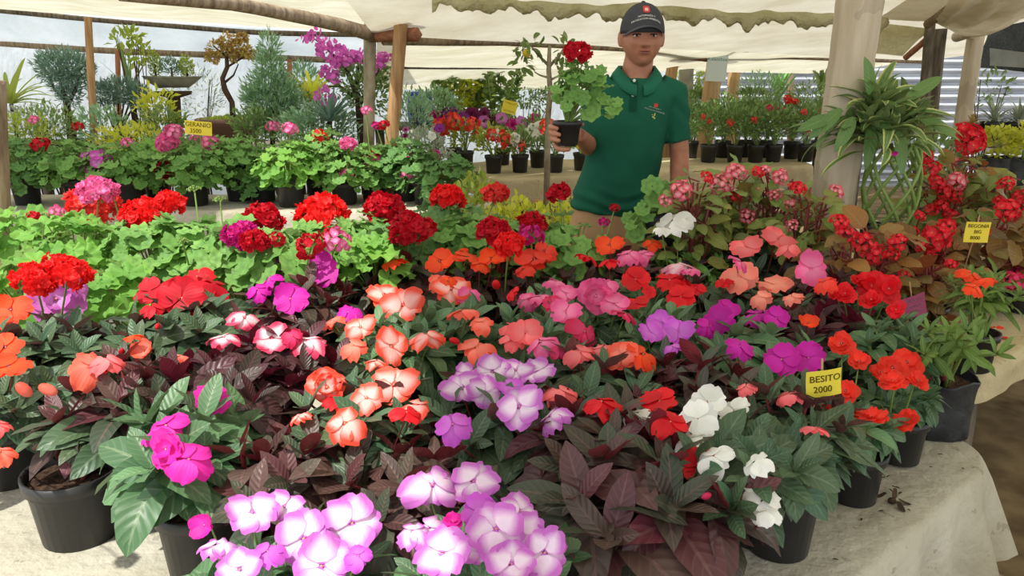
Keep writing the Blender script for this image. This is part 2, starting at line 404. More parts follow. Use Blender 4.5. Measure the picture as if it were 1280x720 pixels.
M['metal'] = mat_plain('corrugated zinc', 'd0d4da', .45, .5, .35, 3, .3, 0, 'a4a8b2', (.3, 1, 2))
M['ground'] = mat_plain('packed earth', '8f7c5c', .95, .1, 0, 5, .4, .8, '5e4e38')
M['wire'] = mat_plain('dull wire', '8a8a86', .4, .5, .8)
def mat_bamboo(name, c, c2, st):
    T = NT(name); t, s_, rn = T.attr()
    a = T.noise(T.obj((9, 9, .9)), 3.0, 4.0); col = T.ramp(a, [(.35, lin(c)), (.7, lin(c2))])
    b = T.noise(T.obj((2, 2, 1.5)), 2.0, 3.0); col = T.mix(T.math('MULTIPLY', T.math('GREATER_THAN', b, .55), .35), col, lin(st))
    return T.pbr(col, .55, .35, T.bump(a, .3, .01))
M['bamboo'] = mat_bamboo('dry guadua bamboo', 'cabda4', 'b0a084', '8e8272')
M['bamboo2'] = mat_bamboo('golden guadua bamboo', 'd0aa78', 'b08a5c', 'c8b088')
M['cardyellow'] = mat_plain('yellow card', 'eed84a', .7, .2, 0, 6, .1)
M['cardpink'] = mat_plain('plum pink card', 'b8587e', .7, .2, 0, 8, .15)
M['cardwhite'] = mat_plain('pale laminated card', 'c9d0c8', .4, .4)
M['ink'] = mat_plain('dark ink', '5c4a18', .8, .1)
M['inkgreen'] = mat_plain('green ink', '1f7a68', .8, .1)
M['inkgrey'] = mat_plain('grey ink', '8f948f', .8, .1)

# ---------------------------------------------------------------- room shell
m = MB(); n = 60
x, y = np.meshgrid(np.linspace(-9, 10, n), np.linspace(-1.5, 12, n), indexing='ij')
m.grid(np.stack([x, y, .02 * noise2(x, y, 3, 2.0) - .02], -1)); struct(m.build('floor', M['ground']))

def sheet(name, A, B, C, D, mat, nu=30, nv=12, sag=.05, wr=.02, seed=0, drop=(0, 0, -1), kind=True, wf=14):
    """plastic sheet between edge A-B and edge D-C, with sag and wrinkles"""
    A, B, C, D = map(np.asarray, (A, B, C, D))
    u, v = np.meshgrid(np.linspace(0, 1, nu), np.linspace(0, 1, nv), indexing='ij'); u_, v_ = u[..., None], v[..., None]
    G = (A * (1 - u_) + B * u_) * (1 - v_) + (D * (1 - u_) + C * u_) * v_
    N = nrm(np.cross(B - A, D - A))
    h = noise2(u * wf, v * 3, seed, 1.0)
    G = G + N * (wr * h * (v * (1 - v) * 4 + .15))[..., None] + np.asarray(drop) * (sag * v * (1 - v) * 4 * (1 + .3 * np.sin(u * 18 + seed)))[..., None]
    m = MB(); m.grid(G); o = m.build(name, mat)
    if kind: struct(o)
    return o
def pole(name, pts, r, mat, label, cat='pole', n=10, group=None, rough=.06, nodes=None, seed=1):
    pts = np.asarray(pts, float); k = 14 if nodes is None else 40
    t = np.linspace(0, 1, k); q = np.interp(t, np.linspace(0, 1, len(pts)), np.arange(len(pts)))
    P = np.stack([np.interp(q, np.arange(len(pts)), pts[:, i]) for i in range(3)], 1)
    rr = np.interp(t, np.linspace(0, 1, len(np.atleast_1d(r))), np.atleast_1d(r)) if np.ndim(r) else np.full(k, r)
    rr = rr * (1 + rough * noise1(t * 9, seed))
    if nodes:
        for f in nodes: rr = rr * (1 + .045 * np.exp(-((t - f) / .012) ** 2) - .03 * np.exp(-((t - f - .02) / .01) ** 2))
    m = MB(); m.tube(P, rr, n if nodes is None else 20); o = m.build(name, mat)
    if label: tag(o, label, cat, group)
    return o

# roof and walls: sheets over poles, built over the garden
F0, F1, F2, F3, F4 = aty(150, -8, 3.6), aty(300, 6, 4.3), aty(468, 44, 5.3), aty(640, 50, 6.05), aty(1158, 76, 9.6)
A0, A1, A2, A3 = aty(-80, 6, 7.85), aty(120, 25, 7.85), aty(320, 41, 7.85), aty(470, 44, 7.85)
struct(sheet('ceiling', F2, F4, (7.5, .9, 2.75), (-.9, .9, 2.75), M['tarp'], 50, 24, .06, .03, 2))
struct(sheet('ceiling', (-.9, .92, 2.76), (7.5, .92, 2.76), (7.5, -1.5, 3.05), (-.45, -1.5, 3.05), M['tarp'], 30, 14, .06, .03, 22))  # unseen sheet above the camera, added to keep sun off the right foreground
struct(sheet('ceiling', aty(-120, 4, 7.8), A3 + [.2, 0, 0], F2 + [0, -.2, .35], (-4.6, 1.9, 2.75), M['tarpcream'], 50, 16, .08, .03, 5))
struct(sheet('ceiling', aty(470, 83, 7.2), aty(1010, 92, 9.7), F4 + [0, .05, .04], F2 + [0, .1, .02], M['tarpcream'], 40, 10, .04, .02, 6))
struct(sheet('ceiling', aty(470, 84, 7.2), aty(800, 86, 8.7), aty(810, 112, 9.6), aty(450, 112, 8.6), M['tarpcream'], 40, 8, .05, .03, 8, wf=24))
struct(sheet('wall_back', aty(-160, 6, 7.9), A3 + [0, .08, 0], aty(480, 76, 8.3), aty(-160, 48, 8.3), M['tarpblue'], 40, 10, .0, .03, 9))
struct(sheet('wall_back', aty(-200, 50, 8.4), aty(860, 82, 10.0), np.array(aty(860, 82, 10.0)) * [1, 1, 0], np.array(aty(-200, 50, 8.4)) * [1, 1, 0], M['tarpblue'], 60, 10, .0, .04, 10))
# algae stained fold hanging along the front roof edge
m = MB(); T_ = np.linspace(0, 1, 140)
for k, (a, b, hh) in enumerate(((aty(540, -6, 4.6), aty(1110, 22, 5.2), .07),)):
    C_ = a[None] * (1 - T_[:, None]) + b[None] * T_[:, None]; C_[:, 2] += .02 * noise1(T_ * 14, 4)
    prof = [(-.00, 0), (-.018, -.3), (-.03, -.6), (-.012, -1.0), (.006, -.9), (.012, -.4), (.01, 0.0)]
    G = np.stack([C_ + np.stack([T_ * 0, T_ * 0 + q[0], q[1] * hh * (1.1 + .55 * noise1(T_ * 34, 6) + .25 * noise1(T_ * 110 + i * .4, 9))], -1) for i, q in enumerate(prof)], 1)
    m.grid(G, close_v=True)
tag(m.build('plastic_fold', M['tarpgreen']), 'yellow-green algae stained fold of plastic sagging under the roof behind the cap', 'plastic sheet')
pole('roof_beam', [F0, F1, aty(420, 30, 5.0), F2], [.032, .036, .04, .05], M['wood'], 'thin round log beam running from the upper left down to the rough trunk post', 'beam', seed=3)
pole('roof_beam', [F2 + [0.05, .05, -.03], F3, aty(900, 66, 8.0), F4], [.035, .045, .04, .04], M['wood'], 'long round log beam behind the cap, running right from the rough trunk post', 'beam', seed=4)
pole('roof_beam', [aty(-100, 3, 7.8), A1, A2, A3], [.03, .025, .025, .025], M['oldwood'], 'thin grey pole along the lower edge of the cream sheet over the junipers', 'beam', seed=5)
pole('roof_beam', [aty(-100, 47, 8.3), aty(130, 63, 8.3), aty(300, 70, 8.3), aty(470, 77, 8.3)], .035, M['wood'], 'pole under the bluish sheet, just above the junipers and the bonsai', 'beam', seed=6)
pole('roof_beam', [aty(470, 83, 7.15), aty(560, 84, 7.5), aty(800, 84, 8.65)], .022, M['oldwood'], 'thin pole above the blue barrel, in the fold between two sloping sheets', 'beam', seed=7)
# right hand roof
struct(sheet('ceiling', aty(1096, 24, 5.4), aty(1178, 28, 5.4), (2.9, 2.2, 2.2), (1.75, 2.2, 2.2), M['tarp'], 20, 12, .03, .02, 11))
struct(sheet('ceiling', aty(1166, 27, 5.2), aty(1212, 50, 6.2), aty(1300, 8, 4.6), aty(1200, -30, 3.6), M['tarp'], 20, 12, .04, .02, 12))
tag(sheet('plastic_flap', aty(1085, 27, 5.5), aty(1165, 36, 5.5), aty(1128, 70, 5.6), aty(1085, 66, 5.6), M['tarpgreen'], 12, 8, 0, .02, 13, kind=False), 'stained triangular plastic flap hanging between the thick bamboo and the split post', 'plastic sheet')
pole('roof_beam', [aty(1160, 30, 5.2), aty(1185, 12, 4.7), aty(1215, -8, 4.2)], .028, M['wood'], 'dark round rafter rising to the top edge from the split post', 'beam', seed=8)
pole('roof_beam', [aty(1196, 46, 6.1), aty(1240, 30, 5.5), aty(1300, 6, 4.9)], .04, M['bamboo'], 'pale bamboo rafter resting on the bamboo post by the dark shade net', 'beam', seed=9, nodes=(.2, .5, .8))
pole('brace', [aty(1132, 72, 5.7), aty(1160, 48, 5.5)], .022, M['redwood'], 'short orange-brown diagonal brace against the split post', 'brace')
# back right: corrugated zinc, net
m = MB(); nx = 30; nz = 200
zz = np.linspace(0, 1.75, nz); xx = np.linspace(2.4, 9.5, nx)
X, Z = np.meshgrid(xx, zz, indexing='ij'); Yv = 10.3 + .035 * np.sin(Z * 2 * math.pi / .11)
m.grid(np.stack([X, Yv, Z], -1)); o = struct(m.build('wall_right', M['metal']))
m = MB(); c = [aty(1236, 40, 6.9), aty(1300, 14, 6.4), aty(1300, 92, 6.4), aty(1222, 84, 6.9)]
tag(sheet('shade_net', c[0], c[1], c[2], c[3], M['net'], 20, 12, .0, .03, 15, kind=False), 'dark grey shade net hanging in the upper right corner', 'net')
tag(sheet('screen_panel', aty(1237, 60, 6.7), aty(1300, 68, 6.25), aty(1300, 86, 6.25), aty(1237, 82, 6.7), M['nylon'], 12, 8, .0, .01, 16, kind=False), 'light grey woven panel patched onto the dark shade net', 'panel')

# posts
GP = lambda px, py, Y: aty(px, py, Y)
def post(name, px0, py0, px1, py1, Y, r, mat, label, nodes=None, cat='post', zb=0.0, seed=1, rough=.06, n=12):
    """post seen from (px0,py0) at its top to (px1,py1); goes on down to the ground"""
    a, b = aty(px0, py0, Y), aty(px1, py1, Y); d = (b - a) / (a[2] - b[2]); g = b + d * (b[2] - zb)
    return pole(name, [g, (g + a) / 2, a], [r * 1.04, r, r * .97] if np.ndim(r) == 0 else r, mat, label, cat, n, nodes=nodes, seed=seed, rough=rough)
post('bamboo_post', 1077, -14, 1031, 320, 2.78, .078, M['bamboo'], 'thick pale bamboo post standing between the table of impatiens and the begonias', nodes=(.1, .3, .48, .66, .855, .97), rough=.015)
post('wooden_post', 463, -20, 461, 190, 5.35, .04, M['bark'], 'rough bark-covered trunk post among the geraniums of the second table', seed=5, rough=.14)
post('wooden_post', 505, -15, 489, 185, 5.1, .047, M['plank'], 'smooth tan timber post leaning beside the rough trunk post', seed=6, n=6)
post('wooden_post', 110, 22, 117, 160, 6.7, .03, M['plank'], 'thin tan post beside the tall clipped juniper', seed=7)
post('wooden_post', 147, 62, 148, 110, 8.0, .025, M['redwood'], 'short brownish post behind the wide low juniper', seed=8)
post('wooden_post', 362, 74, 362, 120, 8.0, .025, M['redwood'], 'small post against the plastic wall beside the soft blue-green conifer', seed=9)
post('bamboo_post', 904, 8, 884, 150, 8.05, .088, M['bamboo2'], 'golden bamboo post carrying a pale plant-name card', nodes=(.1, .3, .5, .7, .9), rough=.02)
post('bamboo_post', 919, 70, 914, 150, 9.2, .07, M['bamboo2'], 'shorter bamboo post just behind the post with the pale card', nodes=(.15, .4, .62, .85), rough=.02)
post('wooden_post', 987, 70, 988, 135, 9.9, .05, M['wood'], 'thin grey-brown post in front of the zinc wall beside the thick bamboo', seed=4)
post('wooden_post', 1163, 26, 1156, 120, 5.5, .036, M['oldwood'], 'mossy round half of the split post above the variegated plant', seed=10, rough=.12)
a = post('wooden_post', 1176, 36, 1166, 125, 5.6, .05, M['oldwood'], 'squared grey timber bound to the mossy round post', seed=11, n=4)
post('bamboo_post', 1220, 44, 1202, 160, 6.1, .062, M['bamboo'], 'bamboo post at the upper right in front of the zinc wall', nodes=(.12, .3, .5, .7, .88), rough=.02)
post('wooden_post', -8, 100, 3, 362, 3.02, .042, M['wood'], 'slim wooden post at the left edge of the view', seed=12)
pole('brace', [aty(466, 38, 5.25), aty(500, 0, 5.0)], .028, M['redwood'], 'reddish diagonal brace between the trunk post and the tan timber', 'brace', n=4)
pole('crossbar', [aty(462, 45, 5.3), aty(523, 43, 5.1)], .042, M['redwood'], 'short sawn crossbar nailed to the rough trunk post', 'beam', n=4)
pole('brace', [aty(846, 68, 7.7), aty(905, 22, 7.9)], .035, M['redwood'], 'reddish diagonal brace rising to the golden bamboo post', 'brace', n=4)
pole('crossbar', [aty(838, 66, 7.6), aty(896, 73, 7.9)], .045, M['redwood'], 'reddish sawn crossbar beside the shoulder of the person', 'beam', n=4)
pole('stump_post', [aty(842, 75, 8.1), aty(836, 110, 8.1), aty(836, 110, 8.1) * [1, 1, 0]], .06, M['plank'], 'short thick post just behind the shoulder of the person', 'post')
pole('rafter', [aty(890, 8, 7.7), aty(925, -12, 7.3)], .03, M['redwood'], 'short rafter at the top of the golden bamboo post', 'beam', n=4)
o = post('bag_post', 858, 75, 857, 145, 8.6, .085, M['stone'], 'pale grey concrete-like post between the person and the golden bamboo', seed=3)

# ---------------------------------------------------------------- tables
def inset(P, d):
    P = np.asarray(P); c = P.mean(0); return P + (c - P) * (d / np.linalg.norm(P - c, axis=1))[:, None]
def dense(P, n):
    P = np.asarray(P, float); Q = np.vstack([P, P[:1]]); L = np.r_[0, np.cumsum(np.linalg.norm(np.diff(Q, axis=0), axis=1))]
    t = np.linspace(0, L[-1], n, endpoint=False); return np.stack([np.interp(t, L, Q[:, i]) for i in range(2)], 1)
def smooth_loop(P, k):
    for _ in range(k): P = (np.roll(P, 1, 0) + 2 * P + np.roll(P, -1, 0)) / 4
    return P
def drape(name, poly, z, drop, mat, label, seed=1, flare=.05, amp=.012, fold=.03, n=420, cat='tablecloth', round_=10, dropfn=None, flfn=None):
    P = smooth_loop(dense(poly, n), round_); c = P.mean(0)
    nr = np.roll(P, -1, 0) - np.roll(P, 1, 0); nr = nrm(np.stack([nr[:, 1], -nr[:, 0]], 1))
    if np.mean(np.sum(nr * (P - c), 1)) < 0: nr = -nr
    s = np.cumsum(np.r_[0, np.linalg.norm(np.diff(P, axis=0), axis=1)])
    per = s[-1]; ph = s / per * 2 * math.pi
    rip = np.sin(ph * round(per / .16) + 1.3 * np.sin(ph * 5)) * .6 + np.sin(ph * round(per / .37)) * .6
    dr = drop if dropfn is None else np.array([dropfn(p) for p in P])
    flare = flare if flfn is None else np.array([flfn(p) for p in P])[:, None]
    rings = []
    for k in range(26):
        f = k / 25; Q = c + (P - c) * f if k else c + (P - c) * .001
        rings.append(np.c_[Q, z + amp * .35 * (noise2(Q[:, 0], Q[:, 1], seed, 5.0)) * (1 - f ** 8)])
    rings.append(np.c_[P + nr * .012, np.full(n, z - .006)])
    rings.append(np.c_[P + nr * .022, np.full(n, z - .022)])
    for f in (.12, .25, .4, .55, .7, .85, 1.0):
        rings.append(np.c_[P + nr * (.024 + flare * f + fold * rip[:, None] * f ** .8), z - .02 - dr * f * (1 + .05 * np.sin(ph * 9 + seed))])
    m = MB(); m.grid(np.stack(rings), close_v=True)
    return tag(m.build(name, mat), label, cat)
def table(name, poly, z, label, legs, boards=True):
    t = thing(name, label, 'table', (poly[0][0], poly[0][1], 0)); o = np.array([poly[0][0], poly[0][1], 0])
    P = inset(dense(poly, 60), .03); n = len(P); m = MB()
    c = P.mean(0); R = [np.c_[c + (P - c) * .001, np.full(n, z - .012)], np.c_[P, np.full(n, z - .012)], np.c_[P, np.full(n, z - .05)], np.c_[c + (P - c) * .001, np.full(n, z - .05)]]
    m.grid(np.stack(R) - o, close_v=True); m.build('board', M['oldwood'], t, False)
    for k, (x, y) in enumerate(legs):
        m = MB(); q = np.array([x, y, 0.]) - o
        m.tube([q + [0, 0, -.02], q + [.01, .0, z / 2], q + [0, 0, z - .05]], [.05, .045, .048], 9); m.build('leg', M['oldwood'], t)
    return t
ZT = .60
P1 = [(-.45, .25), (.30, .92), (.64, 1.22), (1.13, 1.63), (1.16, 1.72), (1.10, 1.86), (1.00, 2.68), (-2.3, 2.9), (-2.3, .25)]
table('display_table', P1, ZT, 'low wooden trestle table under the white cloth with the impatiens', [(1.02, 1.62), (.35, 1.1), (.9, 2.5), (-2.1, 2.7), (-.5, 2.7), (-.5, .45)])
drape('tablecloth', P1, ZT, .30, M['cloth'], 'dirty white tarpaulin cloth covering the big front table, folds hanging at its corner', 3, .05, .035, .045, dropfn=lambda p: .20 + .30 * math.exp(-((p[0] - .70) ** 2 + (p[1] - 1.26) ** 2) / .05), flfn=lambda p: .03 + .09 * math.exp(-((p[0] - 1.16) ** 2 + (p[1] - 1.74) ** 2) / .02))
# trestle wood showing under the cloth corner
pole('trestle_prop', [(1.16, 1.47, -.02), (1.15, 1.58, .33)], .035, M['wood'], 'grey wooden prop slanting below the hanging corner of the front cloth', 'prop', n=6)
pole('trestle_prop', [(1.27, 1.70, -.02), (1.24, 1.76, .30)], [.045, .04], M['oldwood'], 'rough stub of log standing on the ground beside the cloth corner', 'prop', n=9)
Z2 = .68
P2 = [(-5.2, 4.62), (-.62, 4.62), (-.16, 4.78), (-.1, 5.2), (-.3, 5.24), (-5.2, 5.24)]
table('display_table', P2, Z2, 'second plant table under grey-beige cloth carrying the row of pink geraniums', [(-.4, 4.85), (-2.2, 4.8), (-.4, 5.1), (-4.8, 5.1)])
drape('tablecloth', P2, Z2, .32, M['cloth'], 'grey-beige cloth hanging from the second table below the geranium pots', 5, .04, .012, .02)
Z3 = .68
P3 = [onz(624, 224, Z3)[:2], onz(1016, 206, Z3)[:2], onz(1024, 206, Z3)[:2] + [0, .8], onz(624, 224, Z3)[:2] + [-.1, 1.3], onz(560, 207, Z3)[:2]]
table('display_table', P3, Z3, 'far plant table under beige cloth behind the person, carrying petunias and pentas', [P3[0] + [.38, .16], P3[1] + [-.9, .16], P3[2] + [-.2, -.2], P3[3] + [.3, -.1]])
drape('tablecloth', P3, Z3, .16, M['clothtan'], 'beige cloth on the far table behind the person, short drop at its front', 7, .015, .006, .006)
Z4 = .72
P4 = [(1.22, 1.93), (1.30, 1.95), (2.45, 2.85), (3.0, 3.9), (1.5, 4.2), (1.26, 3.4)]
table('display_table', P4, Z4, 'higher wooden table at the right edge that carries the red begonias', [(1.33, 2.08), (2.3, 2.9), (1.6, 3.9)])
drape('tablecloth', P4, Z4, .075, M['clothyel'], 'yellowed cloth folded over the right-hand begonia table', 9, .0, .01, .004, round_=5)
Z5 = .84
P5 = [(-6.2, 6.7), (-1.9, 6.7), (-1.9, 7.7), (-6.2, 7.7)]
table('plant_bench', P5, Z5, 'long rear bench carrying the junipers and the big bonsai bowl', [(-2.1, 6.85), (-4.2, 6.85), (-2.1, 7.5)])
drape('tablecloth', P5, Z5, .1, M['cloth'], 'white sheet on the rear bench under the junipers and bonsai bowl', 11, .01, .008, .01)
Z6 = .98
P6 = [(-1.5, 7.75), (.95, 7.75), (.95, 8.6), (-1.5, 8.6)]
table('plant_bench', P6, Z6, 'rear bench behind the petunias carrying the blue barrel and tall yellow-green plants', [(-1.35, 7.9), (.8, 7.9)])
for zc, lab, g in ((1.10, 'upper plank shelf at the right carrying grey striped plants in black pots', 0), (.80, 'lower plank shelf at the right carrying black grow bags', 1)):
    a, b = (aty(1205, 176, 5.2), aty(1330, 178, 4.9)) if g == 0 else (aty(1190, 232, 4.5), aty(1330, 238, 4.2))
    zc = a[2]; t = thing('plank_shelf', lab, 'shelf', (a[0], a[1], 0)); m = MB()
    L = np.linalg.norm((b - a)[:2]); an = math.atan2(b[1] - a[1], b[0] - a[0])
    m.box((L / 2 * math.cos(an), L / 2 * math.sin(an) + .14, zc - .02), (L, .34, .035), an, bev=.006); m.build('board', M['wood'], t)
    for f in (.12, .85):
        m = MB(); m.tube([(L * f * math.cos(an), L * f * math.sin(an) + .15, -.02), (L * f * math.cos(an), L * f * math.sin(an) + .15, zc - .037)], .035, 8); m.build('leg', M['oldwood'], t)
    if g == 0: ZS1, YS1 = zc, a[1]
    else: ZS2, YS2 = zc, a[1]
# ---------------------------------------------------------------- flower meshes, one per kind and shape, shared by their copies
def petal_disc(mb, n=5, R=1.0, width=1.15, cup=.1, notch=.12, jit=.1, seed=0, mi=0, over=.02, ruffle=.03, r0=.04, tilt0=0.0):
    r = np.random.default_rng(seed); nu, nv = 6, 7
    t = np.linspace(0, 1, nu)[:, None]; s = np.linspace(-1, 1, nv)[None]
    for k in range(n):
        a = 2 * math.pi * k / n + r.normal(0, jit * .6); L = R * (1 + r.normal(0, jit * .5)); wd = width * R * (1 + r.normal(0, jit * .5))
        hw = wd * .5 * np.sin(np.clip(t, 0, 1) ** .75 * math.pi * .80) ** .8 / 1.0 + .03 * R
        end = 1 - notch * np.exp(-(s / .28) ** 2) - .20 * np.abs(s) ** 2.6
        rr = r0 + (L - r0) * t * (1 + (end - 1) * t ** 2)
        y = hw * s; cu = cup + r.normal(0, .08)
        z = cu * L * t ** 1.7 + over * k % .05 + ruffle * L * np.sin(s * 5 + r.uniform(0, 6)) * t ** 2 - .06 * L * np.abs(s) * t + tilt0 * t * L
        G = np.stack([rr * np.ones_like(s), y, z * np.ones_like(s)], -1)
        z_off = over * ((k * 2) % 5) / 3 + .004 * k
        G[..., 2] += z_off * R
        G = G @ Rz(a).T
        rn = r.uniform()
        P = np.stack([np.broadcast_to(t, G.shape[:2]), np.broadcast_to(s, G.shape[:2]), np.full(G.shape[:2], rn)], -1)
        mb.grid(G, P, mi)
def impatiens_bm(seed, kind='open'):
    mb = MB()
    if kind == 'open': petal_disc(mb, 5, 1, 1.12, .04, .16, .16, seed, over=.09, ruffle=.06)
    elif kind == 'flop': petal_disc(mb, 5, 1, 1.02, -.40, .14, .26, seed, over=.1, ruffle=.12)
    elif kind == 'double':
        petal_disc(mb, 5, 1, 1.1, .02, .08, .2, seed, ruffle=.08); petal_disc(mb, 5, .78, 1.2, .3, .1, .25, seed + 1, ruffle=.1); petal_disc(mb, 4, .5, 1.1, .8, .1, .25, seed + 2, ruffle=.1)
    elif kind == 'cup': petal_disc(mb, 5, 1, 1.1, .5, .05, .15, seed, ruffle=.05)
    mb.ball((0, 0, .05), (.055, .055, .06), 8, 6, 1)
    # spur and stalk
    mb.tube([(0, 0, 0), (0, -.05, -.25), (.05, -.2, -.6)], [.05, .035, .03], 5, 2)
    return mb
def cluster_bm(seed, n=34, R=1.0, pr=.34, petals=5, dome=.75, double=False, kind='ger'):
    """round head of many florets on an umbel; unit radius"""
    r = np.random.default_rng(seed); mb = MB(); i = 0
    for k in range(n):
        zc = 1 - (k + .5) / n * (1 + dome * .55); ph = k * 2.39996 + r.normal(0, .15)
        d = nrm([math.sqrt(max(0, 1 - zc * zc)) * math.cos(ph), math.sqrt(max(0, 1 - zc * zc)) * math.sin(ph), zc])
        c = d * R * (.78 + r.uniform(-.1, .14)) * [1, 1, .72]
        f = MB(); p = pr * r.uniform(.8, 1.15)
        petal_disc(f, petals, p, 1.15, .25, .06, .25, seed * 91 + k, ruffle=.1, r0=.01)
        if double: petal_disc(f, 4, p * .6, 1.1, .9, .05, .3, seed * 17 + k, ruffle=.12, r0=.01)
        R_ = frame(nrm(d + r.normal(0, .22, 3))) @ Rz(r.uniform(0, 6))
        mb.merge(f, M4(R_, c))
        mb.tube([(0, 0, -.25), c * .5 + [0, 0, -.12], c], .018, 4, 1, cap=False)
    for k in range(7):
        a = r.uniform(0, 6.3); q = np.array([math.cos(a) * .55, math.sin(a) * .55, -.32 + r.uniform(-.1, .1)])
        mb.tube([(0, 0, -.25), q * .6, q], .018, 4, 1, cap=False); mb.ball(q, (.06, .06, .11), 6, 5, 1)
    return mb
_cache = {}
def flower_mesh(kind, col, var):
    key = (kind, col, var)
    if key in _cache: return _cache[key]
    pm = M['pet_' + col]
    if kind in ('open', 'flop', 'double', 'cup'): me = impatiens_bm(var * 10 + 3, kind).mesh('flower_mesh', [pm, M['eye'], M['stemgrn']])
    elif kind == 'head': me = cluster_bm(var + 5, 36, double=True).mesh('head_mesh', [pm, M['stemgrn']])
    elif kind == 'loose': me = cluster_bm(var + 50, 15, pr=.36, dome=.9).mesh('head_mesh', [pm, M['stemgrn']])
    elif kind == 'beg': me = cluster_bm(var + 80, 20, pr=.34, petals=4, dome=1.0).mesh('cluster_mesh', [pm, M['stemred']])
    elif kind == 'budhead':
        mb = MB(); r = np.random.default_rng(var)
        for k in range(16):
            a = r.uniform(0, 6.3); e = r.uniform(.3, 1); q = np.array([math.cos(a) * e * .8, math.sin(a) * e * .8, .35 - e * .5])
            mb.tube([(0, 0, -.3), q * .6, q], .03, 4, 1, cap=False); mb.ball(q, (.1, .1, .17), 6, 5, 1)
        me = mb.mesh('bud_mesh', [pm, M['stemgrn']])
    elif kind == 'bell':                       # petunia: trumpet
        mb = MB(); n = 30; th = np.linspace(0, 2 * math.pi, n, endpoint=False); ring = []
        prof = [(.06, -.9), (.1, -.5), (.2, -.2), (.45, .0), (.8, .08), (1.0, .02)]
        for i, (q, z) in enumerate(prof):
            k = i / 5; ring.append(np.stack([q * np.cos(th) * (1 + .06 * k * np.cos(5 * th)), q * np.sin(th) * (1 + .06 * k * np.cos(5 * th)), z + .07 * k * k * np.cos(10 * th + var)], -1))
        u, v = np.meshgrid(np.array([0, 0, .1, .5, .8, 1.]), np.cos(5 * th), indexing='ij')
        mb.grid(np.stack(ring), np.stack([u, v * .5, u * 0 + .5], -1), 0, close_v=True)
        me = mb.mesh('flower_mesh', [pm])
    _cache[key] = me; return me

def put_flower(parent, base, pos, nrmal, R, kind, col, name='flower', var=None, label=None):
    var = int(rng.integers(0, 3)) if var is None else var
    o = link(name, flower_mesh(kind, col, var), parent)
    Mx = Matrix([list(r) for r in M4(frame(nrmal) @ Rz(rng.uniform(0, 6.28)), np.asarray(pos) - base, R)])
    o.matrix_local = Mx
    if label: o['label'] = label
    return o

# ---------------------------------------------------------------- pots
def pot_parts(t, r=.075, h=.14, mat='pot', soil=True, taper=.8, z0=0.0, c=(0, 0), seg=28, soilmat='soil', inset_=.02):
    mb = MB(); rb = r * taper; w_ = .004
    prof = [(.002, z0), (rb - .006, z0), (rb, z0 + .004), (rb + (r - rb) * .8 - .003, z0 + h * .8), (r, z0 + h * .82), (r + .002, z0 + h), (r - w_, z0 + h), (r - w_ - .002, z0 + h * .8), (rb - w_, z0 + .02), (.002, z0 + .012)]
    mb.lathe(prof, seg, (c[0], c[1], 0)); mb.build('pot', M[mat], t)
    if soil:
        mb = MB(); n = 7; zt = z0 + h - inset_
        q = [(.001, zt + .008)] + [((r - .008) * k / n, zt + .006 * math.sin(k * 2.1) * (1 - k / n)) for k in range(1, n + 1)] + [(r - .012, zt - .02), (.001, zt - .02)]
        mb.lathe(q, seg, (c[0], c[1], 0)); mb.build('soil', M[soilmat], t)
def bag_parts(t, r=.085, h=.17, z0=0.0):
    n = 40; th = np.linspace(0, 2 * math.pi, n, endpoint=False); m = MB(); rings = []
    for k, (q, z) in enumerate([(.02, 0), (.93, 0.0), (1.0, .04), (.98, .25), (1.0, .5), (.97, .75), (1.02, .96), (1.03, 1.0), (.99, .995), (.95, .85), (.02, .82)]):
        w_ = r * q * (1 + .03 * np.sin(th * 5 + z * 4) + .02 * np.sin(th * 11 + z * 9)) ; rings.append(np.stack([w_ * np.cos(th), w_ * np.sin(th), z0 + h * z + (.006 * np.sin(th * 4) if z > .9 else 0) + th * 0], -1))
    m.grid(np.stack(rings[:9]), None, 0, close_v=True); m.build('grow_bag', M['bag'], t)
    m = MB(); m.grid(np.stack(rings[9:]), None, 0, close_v=True); m.build('soil', M['soil'], t)

